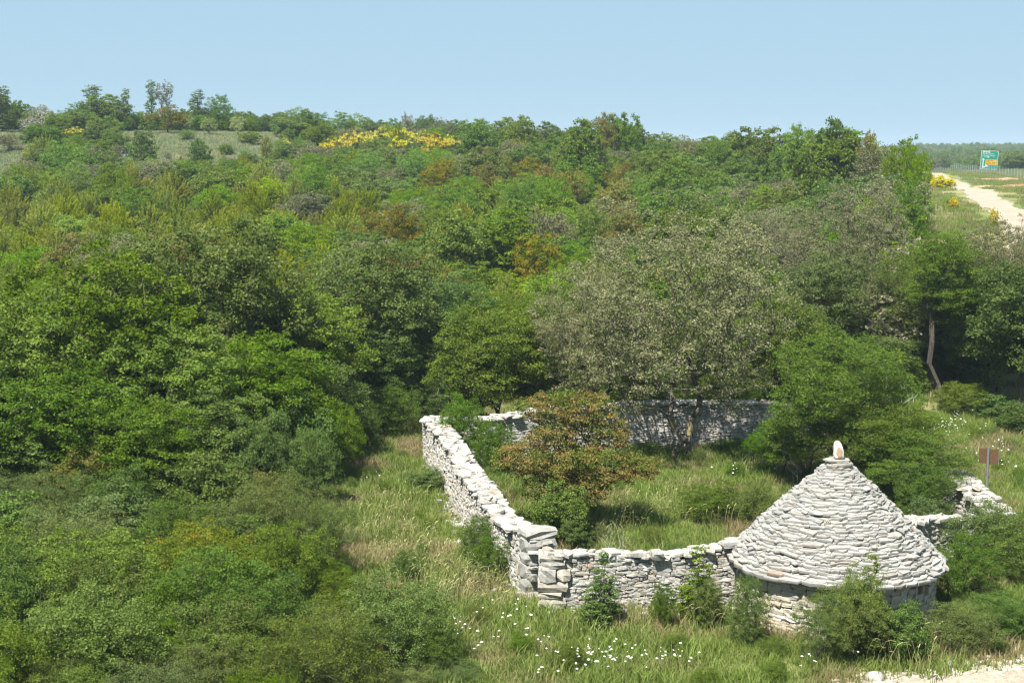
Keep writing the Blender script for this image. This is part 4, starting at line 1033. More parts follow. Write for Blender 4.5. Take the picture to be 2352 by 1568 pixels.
while D < 200:
    s = 3.5 + (D - 70) * .018
    half = .385 * D; x = -half + rng.uniform(0, s)
    while x < half:
        xx = x + rng.uniform(-.8, .8); yy = D + rng.uniform(-1.2, 1.2)
        x += s * rng.uniform(.85, 1.15)
        z = Tz(xx, yy); u, vg = project(xx, yy, z)
        if u < -110 or u > 2420 or yy > dsky(min(max(u, 0), 2120)) - 6: continue
        if u > 2130 and yy > 76: continue
        if in_meadow(u, vg): continue
        h = rng.uniform(3.0, 5.2)
        k = choose(u, project(xx, yy, z + h)[1])
        if k == 'juniper': h = rng.uniform(3.2, 4.8)
        if k == 'hilllime': h = rng.uniform(2.4, 3.6)
        if k in ('hilloak', 'hillblue', 'hillgrey'): h = rng.uniform(3.2, 4.6) if u < 1000 else rng.uniform(3.6, 6.0)
        # keep the meadow, the broom thicket and the road in sight
        lim = env(u) + 14
        if -80 < u < 60 and yy < 180: lim = 398
        if 255 < u < 665 and yy < 190: lim = 351 + rng.uniform(0, 16)
        if 400 < u < 570 and yy < 184: lim = max(lim, 312)
        if 730 < u < 1100 and yy < 184: lim = float(np.interp(u, [730, 860, 1000, 1100], [328, 318, 330, 332])) + rng.uniform(-3, 12)
        if 125 < u < 220 and yy < 184: lim = 312
        if 1765 < u < 1955 and yy < 140: lim = 390
        if u > 2120: lim = 500
        hm = z_at_v(yy, lim) - z
        if hm < .9: continue
        if h > hm: h = hm * rng.uniform(.8, 1.0)
        w = {'juniper': 4.1, 'hilllime': 3.6, 'hillash': 4.6, 'hillrusty': 4.0}.get(k, 5.0) * rng.uniform(.85, 1.2) * min(1, .45 + h / 5)
        if yy > 76 and u + w / 2 * F / yy > 2150: continue
        plant(k, u, yy, None, w, h, group=GH)
    D += s * .92
print('PLANTS', len(PLACED))

# ---- give every remaining plant a label of its own
LANDX = [(-200, 60, 'at far left edge'), (60, 130, 'left of the left broom'), (130, 200, 'under the left broom'), (200, 262, 'right of the left broom'), (262, 330, 'left of the twin trees'), (330, 400, 'under the twin trees'), (400, 480, 'left of the skyline pair'), (480, 560, 'under the skyline pair'), (560, 660, 'under the lone juniper'), (660, 735, 'left of the broom thicket'),
         (735, 830, 'under the thicket left end'), (830, 920, 'under the thicket middle'), (920, 1010, 'under the thicket centre right'), (1010, 1090, 'under the thicket right end'), (1090, 1190, 'right of the broom thicket'), (1190, 1290, 'left of reddish skyline tree'), (1290, 1380, 'under reddish skyline tree'), (1380, 1500, 'right of reddish skyline tree'), (1500, 1600, 'above the grey oak'), (1600, 1720, 'right above the grey oak'), (1720, 1810, 'left of the skyline gap'), (1810, 1900, 'right of the skyline gap'),
         (1900, 1990, 'under highest right tree'), (1990, 2060, 'left of roadside tree'), (2060, 2600, 'beside roadside tree')]
def land(u):
    for a, b, s in LANDX:
        if a <= u < b: return s
    return 'at the right edge'
ORD = ['', 'second ', 'third ', 'fourth ', 'fifth ', 'sixth ', 'seventh ', 'eighth ', 'ninth ', 'tenth ', 'eleventh ', 'twelfth ', 'thirteenth ']
cells = {}
for q in PLACED:
    if q['label']: q['o']['label'] = q['label']; continue
    band = 'on the skyline' if q.get('row') else ('high on slope' if q['D'] > 158 else 'upper slope' if q['D'] > 130 else 'mid slope' if q['D'] > 105 else 'lower slope' if q['D'] > 84 else 'foot of slope')
    lx = land(q['u'])
    if str(q.get('row', '')).startswith('SCRUB'):
        k_ = int(q['row'][5:]); band = 'in ' + ['rearmost', 'second', 'third', 'fourth', 'fifth', 'sixth', 'seventh', 'eighth', 'ninth', 'tenth'][min(k_, 9)] + ' rank of left scrub'
        uu = q['u']; lx = 'at the left edge' if uu < 90 else 'left part' if uu < 300 else 'middle part' if uu < 520 else 'grass side'
    if 'broom' in q['key']: band = 'in the thicket' if 700 < q['u'] < 1100 else 'on the slope'; lx = lx.replace('under the thicket', 'at its').replace('under the left broom', 'near the left edge').replace('under the lone juniper', 'right of the meadow')
    cells.setdefault((q['look'], band, lx), []).append(q)
for (look, band, lx), qs in cells.items():
    qs.sort(key=lambda q: q['u'])
    for i, q in enumerate(qs):
        lx = lx.replace('under the thicket centre right', 'under its centre')
        look = look.replace('green broom tipped with yellow flowers', 'green broom with yellow tips')
        if len(qs) == 1: lb = f'{look} {band}, {lx}'
        elif i == 0: lb = f'{look} {band}, {lx}, leftmost'
        elif i == len(qs) - 1: lb = f'{look} {band}, {lx}, rightmost'
        else: lb = f'{ORD[min(i, 12)]}{look} from left {band}, {lx}'
        q['o']['label'] = lb

# ------------------------------------------------------------------ scattered ground cover (nobody could count it)
def scatter(name, pts, rot, scl, idx, sources, label=None, cat=None):
    me = bpy.data.meshes.new(name); me.vertices.add(len(pts)); me.vertices.foreach_set('co', np.asarray(pts, np.float32).ravel())
    for nm, dat, ty in (('rz', rot, 'FLOAT'), ('sc', scl, 'FLOAT'), ('ix', idx, 'INT')):
        a = me.attributes.new(nm, ty, 'POINT'); a.data.foreach_set('value', np.asarray(dat, np.float32 if ty == 'FLOAT' else np.int32))
    me.update()
    o = link(name, me)
    ng = bpy.data.node_groups.new(name + '_scatter', 'GeometryNodeTree')
    ng.interface.new_socket('Geometry', in_out='INPUT', socket_type='NodeSocketGeometry'); ng.interface.new_socket('Geometry', in_out='OUTPUT', socket_type='NodeSocketGeometry')
    N = ng.nodes; L = ng.links
    gi = N.new('NodeGroupInput'); go = N.new('NodeGroupOutput'); jn = N.new('GeometryNodeJoinGeometry')
    def attr(nm, ty):
        a = N.new('GeometryNodeInputNamedAttribute'); a.data_type = ty; a.inputs[0].default_value = nm; return a.outputs['Attribute']
    rz = attr('rz', 'FLOAT'); sc_ = attr('sc', 'FLOAT'); ix = attr('ix', 'INT')
    cx = N.new('ShaderNodeCombineXYZ'); L.new(rz, cx.inputs[2])
    for k, src in enumerate(sources):
        cmp_ = N.new('FunctionNodeCompare'); cmp_.data_type = 'INT'; cmp_.operation = 'EQUAL'
        ins = [i for i in cmp_.inputs if i.type == 'INT']; L.new(ix, ins[0]); ins[1].default_value = k
        oi = N.new('GeometryNodeObjectInfo'); oi.inputs[0].default_value = src; oi.inputs[1].default_value = True
        ip = N.new('GeometryNodeInstanceOnPoints')
        L.new(gi.outputs[0], ip.inputs['Points']); L.new(cmp_.outputs[0], ip.inputs['Selection']); L.new(oi.outputs['Geometry'], ip.inputs['Instance'])
        L.new(cx.outputs[0], ip.inputs['Rotation']); L.new(sc_, ip.inputs['Scale'])
        L.new(ip.outputs[0], jn.inputs[0])
    L.new(jn.outputs[0], go.inputs[0])
    md = o.modifiers.new('scatter', 'NODES'); md.node_group = ng
    tag(o, label, cat, kind='stuff')
    return o
def grassmat(name, g1, g2, dry1, dry2, thr=.52):
    m, n, l = newmat(name)
    g = n.new('ShaderNodeNewGeometry'); P = g.outputs['Position']
    at_ = n.new('ShaderNodeAttribute'); at_.attribute_name = 'tint'
    a = ramp(n, [(0, g1), (1, g2)]); l.new(at_.outputs['Fac'], a.inputs[0]); b = ramp(n, [(0, dry1), (1, dry2)]); l.new(at_.outputs['Fac'], b.inputs[0])
    f = noise(n, l, P, .33, 4, .6)
    f = math_n(n, l, 'ADD', f, math_n(n, l, 'MULTIPLY', math_n(n, l, 'SUBTRACT', at_.outputs['Fac'], .5), .16))
    k = ramp(n, [(thr - .05, (0, 0, 0)), (thr + .09, (1, 1, 1))]); l.new(f, k.inputs[0])
    col = mixc(n, l, k.outputs[0], a.outputs[0], b.outputs[0])
    p = n.new('ShaderNodeBsdfPrincipled'); l.new(col, p.inputs['Base Color']); p.inputs['Roughness'].default_value = .6; p.inputs['Specular IOR Level'].default_value = .2
    tr = n.new('ShaderNodeBsdfTranslucent'); l.new(col, tr.inputs[0])
    mx = n.new('ShaderNodeMixShader'); mx.inputs[0].default_value = .3; l.new(p.outputs[0], mx.inputs[1]); l.new(tr.outputs[0], mx.inputs[2])
    o = n.new('ShaderNodeOutputMaterial'); l.new(mx.outputs[0], o.inputs[0]); return m
GRASS = grassmat('meadow_grass', (.086, .134, .018), (.195, .255, .056), (.20, .160, .075), (.28, .225, .120), .545)
SEED = simple('seed_heads', (.27, .26, .11), .7)
def tuft(name, n, size, hmin, hmax, wid, mat, seed, leanamt=.35):
    r = np.random.default_rng(seed)
    P = np.concatenate([r.uniform(-size / 2, size / 2, (n, 2)), np.full((n, 1), -.03)], 1)
    a = r.uniform(0, 6.28, n); h = r.uniform(hmin, hmax, n)
    d = np.stack([np.cos(a), np.sin(a), np.zeros(n)], 1); b = r.uniform(0, 6.28, n); ld = np.stack([np.cos(b), np.sin(b), np.zeros(n)], 1) * (h * r.uniform(.1, leanamt * 2, n))[:, None]
    up = np.array([0, 0, 1.])
    mid = P + ld * .3 + up * (h * .6)[:, None]; tip = P + ld + up * (h * .95)[:, None]
    w = (wid * r.uniform(.7, 1.3, n))[:, None]
    V = np.stack([P - d * w, P + d * w, mid + d * w * .7, mid - d * w * .7, tip], 1).reshape(-1, 3)
    q = np.arange(n)[:, None] * 5
    tint = r.random(n)
    me = np_mesh(name, V, [q + np.array([[0, 1, 2, 3]]), q + np.array([[3, 2, 4]])], [mat], attrs={'tint': np.concatenate([tint, tint])})
    return me
def src(me): return bpy.data.objects.new(me.name, me)
MEADOW = grassmat('pale_meadow_grass', (.13, .17, .07), (.25, .29, .15), (.23, .22, .11), (.32, .29, .17), .57)
TM = [src(tuft('meadow_tuft', 260, 1.2, .2, .5, .014, MEADOW, 8)), src(tuft('meadow_tuft', 260, 1.2, .15, .4, .014, MEADOW, 9))]
TU = [src(tuft('grass_tuft', 240, 1.0, .08, .32, .009, GRASS, 1)), src(tuft('grass_tuft', 240, 1.0, .15, .48, .009, GRASS, 2)), src(tuft('grass_tuft', 200, 1.0, .06, .22, .012, GRASS, 3))]
def seedtuft(seed, n=16):
    r = np.random.default_rng(seed); V = []; Fq = []; o_ = 0; mi = []
    for i in range(n):
        x, y = r.uniform(-.5, .5, 2); h = r.uniform(.45, .75); a = r.uniform(0, 6.28); l_ = r.uniform(.05, .22)
        t = np.array([math.cos(a) * l_, math.sin(a) * l_, 0]); pts = [np.array([x, y, 0]), np.array([x, y, h * .6]) + t * .3, np.array([x, y, h]) + t]
        head = [pts[2], pts[2] + t * .5 + np.array([0, 0, .05]), pts[2] + t * 1.0 + np.array([0, 0, .03])]
        for (A, B, w) in ((pts[0], pts[1], .003), (pts[1], pts[2], .003), (head[0], head[1], .0085), (head[1], head[2], .007)):
            s = np.array([-math.sin(a + .7), math.cos(a + .7), 0]) * w; s2 = np.array([math.cos(a), math.sin(a), .5]) * w
            V += [A - s, A + s, B + s, B - s, A - s2, A + s2, B + s2, B - s2]; Fq += [(o_, o_ + 1, o_ + 2, o_ + 3), (o_ + 4, o_ + 5, o_ + 6, o_ + 7)]; o_ += 8
    return np_mesh('seed_grass', np.array(V), [np.array(Fq)], [SEED])
def flowertuft(seed, n):
    r = np.random.default_rng(seed); V = []; T3 = []; o_ = 0; mi = []
    for i in range(n):
        x, y = r.normal(0, .28, 2); h = r.uniform(.34, .62); R_ = r.uniform(.016, .038)
        nx_, ny_ = r.normal(0, .25, 2)
        c = np.array([x, y, h]); ring = [c + np.array([math.cos(q) * R_, math.sin(q) * R_, -math.cos(q) * R_ * nx_ - math.sin(q) * R_ * ny_ - .008]) for q in np.linspace(0, 6.2832, 9)[:-1]]
        V += [c + np.array([0, 0, .008])] + ring
        T3 += [(o_, o_ + 1 + k, o_ + 1 + (k + 1) % 8) for k in range(8)]; mi += [0] * 8; o_ += 9
        V += [np.array([x - .003, y, 0]), np.array([x + .003, y, 0]), np.array([x, y, h])]; T3.append((o_, o_ + 1, o_ + 2)); mi.append(1); o_ += 3
    return np_mesh('white_flowers', np.array(V), [np.array(T3)], [WHITE, GRASS], mi)
WALLPATHS = [np.array(lw), np.array(fw), np.array(bwp), np.array(rw), np.array(rw2)]
def near_wall(P, d=.55):
    m = np.zeros(len(P), bool)
    for W_ in WALLPATHS:
        for a, b in zip(W_[:-1], W_[1:]):
            ab = b - a; t = np.clip(((P - a) @ ab) / (ab @ ab), 0, 1); m |= np.linalg.norm(P - (a + t[:, None] * ab), axis=1) < d
    m |= np.linalg.norm(P - HUT, axis=1) < 2.7
    return m
def on_track(P, m_=0.0):
    return (P[:, 0] > 5.0) & (P[:, 1] < np.interp(P[:, 0], ex, ey) - m_) & (P[:, 1] > np.interp(P[:, 0], ex, ey) - 7)
def on_road(P, m_=0.0):
    return (P[:, 1] > 84) & (np.abs(P[:, 0] - np.interp(P[:, 1], pc[:, 1], pc[:, 0])) < 1.9 + m_)
def gridpts(d0, d1, s, x0=-.40, x1=.40, r=rng):
    out = []
    D = d0
    while D < d1:
        xs_ = np.arange(x0 * D, x1 * D, s); out.append(np.stack([xs_ + r.uniform(-s / 2, s / 2, len(xs_)), D + r.uniform(-s / 2, s / 2, len(xs_))], 1)); D += s
    return np.concatenate(out)
P = gridpts(27, 62, .52); P = P[~near_wall(P) & ~on_track(P, -.1)]
hs = np.sin(P[:, 0] * .8) * np.sin(P[:, 1] * .6 + 1)
scatter('grass', np.column_stack([P, T(P[:, 0], P[:, 1])]), rng.uniform(0, 6.28, len(P)), rng.uniform(.75, 1.25, len(P)) + .2 * hs, rng.choice([0, 1, 2], len(P), p=[.5, .25, .25]), TU, 'green and straw coloured grass on the clearing', 'grass')
P = gridpts(62, 110, 1.1); P = P[~on_road(P, .5)]
P2 = gridpts(100, 345, 1.7, .235, .40); P2 = P2[~on_road(P2, 1.0)]
P3 = gridpts(150, 208, .95, -.42, -.10)
scatter('meadow_grass', np.column_stack([P3, T(P3[:, 0], P3[:, 1])]), rng.uniform(0, 6.28, len(P3)), rng.uniform(.8, 1.3, len(P3)), rng.choice([0, 1], len(P3)), TM, 'pale grass of the open meadow high on the hill', 'grass')
PP = np.concatenate([P, P2])
scatter('hill_grass', np.column_stack([PP, T(PP[:, 0], PP[:, 1])]), rng.uniform(0, 6.28, len(PP)), np.concatenate([np.full(len(P), 1.2), np.full(len(P2), 1.7)]) * rng.uniform(.8, 1.2, len(PP)), rng.choice([0, 2], len(PP)), TU, 'rough grass of the road bank and the hill meadow', 'grass')
# grass in seed
def in_poly(u, v, poly):
    ins = False; j = len(poly) - 1
    for i in range(len(poly)):
        if (poly[i][1] > v) != (poly[j][1] > v) and u < (poly[j][0] - poly[i][0]) * (v - poly[i][1]) / (poly[j][1] - poly[i][1]) + poly[i][0]: ins = not ins
        j = i
    return ins
Q = []
for x, y in gridpts(31, 47, .55):
    u, v = project(x, y, 0)
    if in_poly(u, v, [(850, 1080), (980, 1080), (1200, 1400), (1230, 1480), (1050, 1450), (860, 1330), (830, 1200)]) and rng.random() < .30: Q.append((x, y))
    elif in_poly(u, v, [(1230, 1420), (1700, 1440), (2300, 1500), (2300, 1540), (1300, 1568)]) and rng.random() < .08: Q.append((x, y))
    elif in_poly(u, v, [(1350, 1150), (1650, 1130), (1650, 1240), (1400, 1240)]) and rng.random() < .3: Q.append((x, y))
Q = np.array(Q); Q = Q[~near_wall(Q)]
SG = [src(seedtuft(k)) for k in range(2)]
scatter('seed_grass', np.column_stack([Q, T(Q[:, 0], Q[:, 1])]), rng.uniform(0, 6.28, len(Q)), rng.uniform(.8, 1.15, len(Q)), rng.choice([0, 1], len(Q)), SG, 'pale seed heads of wild barley left of the wall', 'grass')
# white flowers: dense drifts and strays
FL = []
def drift(u, v, su, sv, n):
    for _ in range(n): FL.append(ground_hit(u + rng.normal(0, su), v + (34 if v > 1300 else 14) + rng.normal(0, sv)))
drift(1165, 1425, 22, 10, 4); drift(1085, 1470, 35, 14, 5); drift(1060, 1405, 20, 12, 2); drift(1420, 1518, 80, 9, 16); drift(1330, 1512, 40, 8, 4); drift(1530, 1508, 30, 6, 4); drift(1240, 1500, 60, 22, 5)
drift(2150, 998, 18, 9, 14); drift(2210, 985, 40, 12, 8); drift(2290, 1055, 40, 20, 6); drift(1880, 1540, 90, 15, 4); drift(1640, 1150, 60, 25, 2); drift(800, 1150, 30, 60, 3)
FL = np.array(FL); FL = FL[~near_wall(FL)]
FT = [src(flowertuft(1, 6)), src(flowertuft(2, 4)), src(flowertuft(3, 1))]
scatter('white_flowers', np.column_stack([FL, T(FL[:, 0], FL[:, 1])]), rng.uniform(0, 6.28, len(FL)), rng.uniform(.9, 1.15, len(FL)), rng.choice([0, 1, 2], len(FL)), FT, 'white umbel flowers dotted through the grass', 'wildflowers')
# undergrowth between the trees
UG = []
for key, n_ in (('hillash', 1), ('juniper', 1), ('hilloak', 1), ('hillgrey', 1)):
    UG.append(src(PROTO[key][0]['mesh']))
P = gridpts(64, 222, 2.6, -.40, .36); pu, pv = project(P[:, 0], P[:, 1], T(P[:, 0], P[:, 1]))
ok = np.array([not in_meadow(a, b) and not (a > 2120 and d > 78) and d < dsky(min(max(a, 0), 2120)) + 12 for a, b, d in zip(pu, pv, P[:, 1])]); P = P[ok]
PL2 = gridpts(28.5, 60, 1.5, -.40, -.02); pu, pv = project(PL2[:, 0], PL2[:, 1], T(PL2[:, 0], PL2[:, 1]))
ok = np.array([a < np.interp(b, [880, 1000, 1100, 1200, 1300, 1400, 1500, 1568], [860, 700, 640, 720, 760, 820, 640, 480]) for a, b in zip(pu, pv)]); PL2 = PL2[ok]
UB = [src(PROTO['bush'][0]['crown']), src(PROTO['greybush'][0]['crown']), src(PROTO['brightbush'][0]['crown'])]
ru = rng.uniform(-110, 760, 170); rd = np.array([dsky(max(q, 0)) for q in ru]) + rng.uniform(-2, 12, 170)
PR_ = np.array([at(a, b) for a, b in zip(ru, rd)]); nR = len(PR_)
PP = np.concatenate([P, PR_, PL2])
scatter('undergrowth', np.column_stack([PP, T(PP[:, 0], PP[:, 1]) - .2]), rng.uniform(0, 6.28, len(PP)), np.concatenate([rng.uniform(.28, .45, len(P)), rng.uniform(.40, .65, nR), rng.uniform(.35, .6, len(PL2))]),
        np.concatenate([rng.choice([0, 1, 2, 3], len(P), p=[.35, .3, .25, .1]), rng.choice([0, 2], nR), rng.choice([4, 5, 6], len(PL2))]), UG + UB, 'tangled low scrub under and between the trees', 'undergrowth')
# the low broad leaved herbs in the clearing
PH = gridpts(30, 58, 1.35, -.36, .40); PH = PH[~near_wall(PH, .7) & ~on_track(PH, -.5)]; PH = PH[rng.random(len(PH)) < .62]
scatter('low_herbs', np.column_stack([PH, T(PH[:, 0], PH[:, 1]) - .04]), rng.uniform(0, 6.28, len(PH)), rng.uniform(.08, .26, len(PH)), rng.choice([0, 1, 2], len(PH)), UB, 'low leafy herbs growing through the grass', 'ground cover')
# far wood on the horizon
PF = gridpts(405, 1250, 11, .20, .42); PF = PF[rng.random(len(PF)) < .9]
scatter('far_wood', np.column_stack([PF, T(PF[:, 0], PF[:, 1]) - .3]), rng.uniform(0, 6.28, len(PF)), rng.uniform(.9, 1.7, len(PF)), rng.choice([0, 1, 2, 3], len(PF), p=[.25, .1, .5, .15]), UG, 'distant bluish wood along the horizon at the right', 'wood')
# tumbled stones at the foot of the walls
TS = []
for W_ in WALLPATHS:
    for a, b in zip(W_[:-1], W_[1:]):
        Ls = np.linalg.norm(b - a); d_ = (b - a) / Ls; n_ = np.array([d_[1], -d_[0]])
        for _ in range(int(Ls * 5)):
            TS.append(a + d_ * rng.uniform(0, Ls) + n_ * rng.choice([-1, 1]) * (.42 + abs(rng.normal(0, .22))))
for _ in range(70):
    a_ = rng.uniform(0, 6.28); TS.append(HUT + np.array([math.cos(a_), math.sin(a_)]) * rng.uniform(2.6, 3.1))
TS = np.array(TS)
TSS = [src(np_mesh('tumbled_stone', TPL[k][0] * np.array([.26, .18, .12]), [TPL[k][1]], [S_WALL], attrs={'tint': np.full(24, .1 * k)})) for k in range(4)]
scatter('tumbled_stones', np.column_stack([TS, T(TS[:, 0], TS[:, 1]) + .03]), rng.uniform(0, 6.28, len(TS)), rng.uniform(.4, 1.25, len(TS)), rng.choice([0, 1, 2, 3], len(TS)), TSS, 'tumbled stones in the grass at the foot of walls', 'loose stones')
# loose stones at the verge of the near track, and pebbles
PB = []
for i in range(900):
    x = rng.uniform(5.5, 18); e = np.interp(x, ex, ey); PB.append((x, e + rng.normal(-.25, .45)))
PB = np.array(PB)
PBS = [src(np_mesh('pebble', TPL[k][0] * np.array([.10, .08, .05]), [TPL[k][1]], [S_CREAM])) for k in range(3)]
scatter('pebbles', np.column_stack([PB, T(PB[:, 0], PB[:, 1]) + .03]), rng.uniform(0, 6.28, len(PB)), rng.uniform(.4, 1.6, len(PB)), rng.choice([0, 1, 2], len(PB)), PBS, 'loose limestone pebbles along the track verge', 'pebbles')
for u, v, s, lb in ((2010, 1561, .30, 'largest white stone lying on the track verge'), (2185, 1535, .16, 'small pale stone at the verge, bottom right'), (1150, 1302, .3, 'grey boulder at the foot of the long wall near the pier'), (1178, 1290, .38, 'tall boulder leaning on the near end of long wall')):
    x, y = ground_hit(u, v)
    o = link('boulder', blob('boulder', (s, s * .7, s * .45), S_WALL, int(u), 2, .07), None, (x, y, Tz(x, y) + s * .15), rng.uniform(0, 3)); tag(o, lb, 'boulder')
for k, (u, v, s) in enumerate(((286, 343, .7), (292, 348, .8), (298, 352, .9), (290, 354, .8), (283, 347, .5))):
    x, y = ground_hit(u, v + 8); z = Tz(x, y)
    o = link('boulder', blob('boulder', (s, s * .7, s * .6), S_WALL, 70 + k, 2, .08), None, (x, y, z + s * .25), k); tag(o, ['left', 'middle', 'right', 'lower', 'smallest'][k] + ' white boulder of the heap before the hill meadow', 'boulder', 'white boulders on the hill')

# ------------------------------------------------------------------ brown sign board seen from behind
def cyl(name, p0, p1, r0, r1, mat, n=12):
    nd = np.array([p0, p1], float); d = unit(nd[1] - nd[0]); ref = np.array([1., 0, 0]) if abs(d[2]) > .9 else np.array([0, 0, 1.])
    e1 = unit(np.cross(d, ref)); e2 = np.cross(d, e1); V = []
    for p_, r_ in ((nd[0], r0), (nd[1], r1)):
        for k in range(n): V.append(p_ + (e1 * math.cos(2 * math.pi * k / n) + e2 * math.sin(2 * math.pi * k / n)) * r_)
    V += [nd[0], nd[1]]
    j = np.arange(n); j2 = (j + 1) % n
    return np_mesh(name, V, [np.stack([j, j2, n + j2, n + j], 1), np.concatenate([np.stack([np.full(n, 2 * n), j2, j], 1), np.stack([np.full(n, 2 * n + 1), n + j, n + j2], 1)])], [mat])
POST = barkmat('weathered_post', (.10, .10, .10), (.17, .17, .165), None, 8)
BOARD = barkmat('brown_board', (.070, .042, .022), (.105, .062, .032), None, 3)
x, y = at(2266, 48.3)
sg = empty('sign_board', (x, y, Tz(x, y)), R(-32)); tag(sg, 'brown square sign board seen from behind on a grey post', 'sign')
link('post', cyl('post', (0, 0, -.2), (0, 0, 1.66), .042, .04, POST), sg)
link('board', box_mesh('board', (0, .07, 1.33), (.66, .035, .52), BOARD), sg)
link('edge_frame', np_mesh('edge_frame', np.array([(x_, y_, z_) for x_ in (.332, .352) for y_ in (.05, .092) for z_ in (1.06, 1.60)]), [np.array([(0, 1, 3, 2), (4, 6, 7, 5), (0, 4, 5, 1), (2, 3, 7, 6), (0, 2, 6, 4), (1, 5, 7, 3)])], [POST]), sg)

# ------------------------------------------------------------------ green road sign
GREEN = simple('sign_green', (.002, .145, .098), .7, .1); WHT = simple('sign_white', (.34, .40, .37), .7, .1); YEL = simple('sign_yellow', (.42, .24, .004), .7, .1); BLK = simple('sign_black', (.03, .03, .03), .6); GALV = simple('galvanised_steel', (.30, .34, .33), .5, .4, .3); BLUE = simple('sign_blue', (.18, .32, .62), .5)
D = 330; x, y = at(2270, D); zt = z_at_v(D, 346.5); zb = Tz(x, y) + .55
H_ = zt - zb; W_ = 3.75
rs = empty('road_sign', (x, y, Tz(x, y)), R(-10)); rs.rotation_euler = (0, R(2.2), R(-12)); tag(rs, 'green motorway direction sign with white arrows and a yellow panel', 'road sign')
zb -= Tz(x, y)
link('panel', box_mesh('panel', (0, 0, zb + H_ / 2), (W_, .12, H_), GREEN), rs)
for nm, c, s in (('border', (0, -.068, zb + H_ - .045), (W_, .02, .09)), ('border', (0, -.068, zb + .045), (W_, .02, .09)), ('border', (-W_ / 2 + .045, -.068, zb + H_ / 2), (.09, .02, H_ - .18)), ('border', (W_ / 2 - .045, -.068, zb + H_ / 2), (.09, .02, H_ - .18))):
    link(nm, box_mesh(nm, c, s, WHT), rs)
yp = link('yellow_panel', box_mesh('yellow_panel', (.42, -.07, zb + H_ * .385), (2.45, .03, H_ * .29), YEL), rs)
for s in (-1, 1): link('post', cyl('post', (s * 1.2, .15, -.3), (s * 1.2, .15, zb + H_ - .2), .09, .09, GALV), rs)
def poly(name, pts, mat, y_=-.075, th=.02):
    n = len(pts); V = [(a, y_, b) for a, b in pts] + [(a, y_ - th, b) for a, b in pts]
    me = bpy.data.meshes.new(name); me.from_pydata(V, [], [tuple(range(n)), tuple(range(2 * n - 1, n - 1, -1))] + [(k, n + k, n + (k + 1) % n, (k + 1) % n) for k in range(n)]); me.materials.append(mat); me.update(); return me
ax0 = -1.32
link('arrow', poly('arrow', [(ax0 - .11, zb + .25), (ax0 + .11, zb + .25), (ax0 + .11, zb + H_ * .50), (ax0 + .36, zb + H_ * .50), (ax0, zb + H_ * .60), (ax0 - .36, zb + H_ * .50), (ax0 - .11, zb + H_ * .50)], WHT), rs)
link('arrow', poly('arrow', [(ax0 + .12, zb + .25), (ax0 + .12, zb + .55), (ax0 + .55, zb + .80), (ax0 + .42, zb + .98), (ax0 + .95, zb + 1.05), (ax0 + .80, zb + .50), (ax0 + .68, zb + .62)], WHT), rs)
for k in range(3):
    th = np.linspace(0, 6.2832, 17)[:-1]; cx_ = -1.3 + k * .58
    link('route_shield', poly('route_shield', [(cx_ + .24 * math.cos(a), zb + H_ * .925 + .15 * math.sin(a)) for a in th], WHT), rs)
    if k < 2: link('route_dash', box_mesh('route_dash', (cx_ + .29, -.08, zb + H_ * .925), (.12, .02, .07), WHT), rs)
link('route_box', box_mesh('route_box', (-.35, -.08, zb + H_ * .655), (.55, .02, .28), WHT), rs)
th = np.linspace(0, 6.2832, 17)[:-1]
link('blue_disc', poly('blue_disc', [(-.25 + .18 * math.cos(a), zb + .72 + .15 * math.sin(a)) for a in th], BLUE), rs)
def text(s, x_, z_, size, mat, parent, y_=-.092, nm='lettering'):
    c = bpy.data.curves.new(nm, 'FONT'); c.body = s; c.size = size; c.extrude = .006; c.offset = 0.0; c.materials.append(mat)
    o = bpy.data.objects.new(nm, c); COL.objects.link(o); o.parent = parent; o.location = (x_, y_, z_); o.rotation_euler = (R(90), 0, 0)
    me = bpy.data.meshes.new_from_object(o); me.name = nm; bpy.data.objects.remove(o); me.materials.clear(); me.materials.append(mat)
    o = link(nm, me, parent, (x_, y_, z_)); o.rotation_euler = (R(90), 0, 0); return o
text('Rijeka/Fiume', -1.55, zb + H_ * .80, .50, WHT, rs); text('Umag/Umago', -1.55, zb + H_ * .705, .50, WHT, rs); text('L 79', -1.55, zb + H_ * .625, .38, WHT, rs); text('82', -.57, zb + H_ * .63, .30, GREEN, rs, -.10)
text('Sveti Kirin', -.70, zb + H_ * .455, .40, BLK, rs, -.10); text('Vodnjan sjever', -.70, zb + H_ * .365, .36, BLK, rs, -.10); text('Dignano nord', -.70, zb + H_ * .275, .36, BLK, rs, -.10)

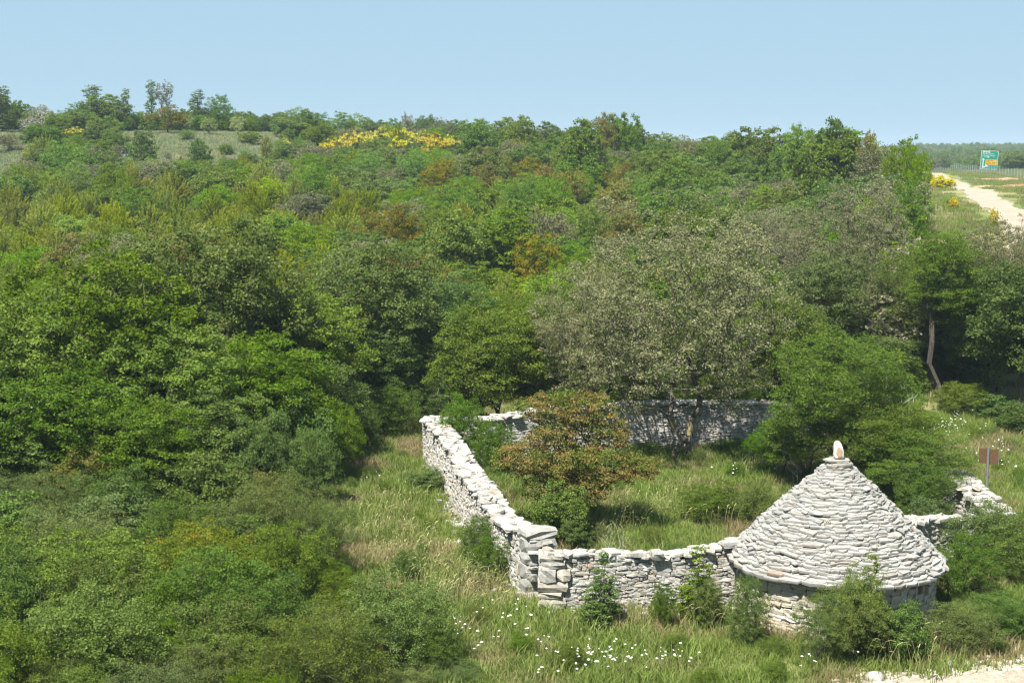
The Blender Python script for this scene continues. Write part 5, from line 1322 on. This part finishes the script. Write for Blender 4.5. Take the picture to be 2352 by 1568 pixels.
# ------------------------------------------------------------------ wire fence along the motorway
A = np.array(at(2145, 384)); B = np.array(at(2420, 232)); Lf = np.linalg.norm(B - A)
fo = np.array([*((A + B) / 2), 0]); fo[2] = Tz(fo[0], fo[1])
fence = empty('wire_fence', fo); tag(fence, 'wire mesh fence on pale posts behind the road bank', 'fence')
pm = cyl('post', (0, 0, -.2), (0, 0, 1.75), .045, .042, GALV, 6)
nP = int(Lf / 3.2)
fp = []
for k in range(nP + 1):
    q = A + (B - A) * k / nP; z = Tz(*q); fp.append((q[0] - fo[0], q[1] - fo[1], z - fo[2]))
    o = link('post', pm, fence, fp[-1]); o.rotation_euler = (rng.normal(0, .02), rng.normal(0, .02), 0)
V = []; Fq = []; o_ = 0
for hgt in np.arange(.15, 1.7, .3):
    for a, b in zip(fp[:-1], fp[1:]):
        V += [(a[0], a[1], a[2] + hgt), (b[0], b[1], b[2] + hgt), (b[0], b[1], b[2] + hgt + .018), (a[0], a[1], a[2] + hgt + .018)]; Fq.append((o_, o_ + 1, o_ + 2, o_ + 3)); o_ += 4
for a, b in zip(fp[:-1], fp[1:]):
    for s in np.linspace(0, 1, 12)[1:-1]:
        p_ = [a[i] * (1 - s) + b[i] * s for i in range(3)]; V += [(p_[0], p_[1], p_[2] + .1), (p_[0] + .012, p_[1] + .012, p_[2] + .1), (p_[0] + .012, p_[1] + .012, p_[2] + 1.6), (p_[0], p_[1], p_[2] + 1.6)]; Fq.append((o_, o_ + 1, o_ + 2, o_ + 3)); o_ += 4
link('wire_mesh', np_mesh('wire_mesh', V, [np.array(Fq)], [GALV]), fence)

# ------------------------------------------------------------------ haze
HAZE = True
if HAZE:
    hm_, n, l = newmat('thin_haze')
    pv_ = n.new('ShaderNodeVolumePrincipled'); pv_.inputs['Color'].default_value = (.66, .84, 1.0, 1); pv_.inputs['Density'].default_value = .00027; pv_.inputs['Anisotropy'].default_value = .2
    o = n.new('ShaderNodeOutputMaterial'); l.new(pv_.outputs[0], o.inputs['Volume'])
    zlo, zhi = float(GZ.min()) - 1, 30.0
    hb = link('haze', box_mesh('haze', (0, 1150, (zlo + zhi) / 2), (3060, 2960, zhi - zlo), hm_)); tag(hb, 'thin pale haze in the air', 'haze', kind='stuff')
tris = 0
for me in bpy.data.meshes: tris += sum(1 for _ in ()) + len(me.loops) - 2 * len(me.polygons)
print('UNIQUE TRIS', tris)
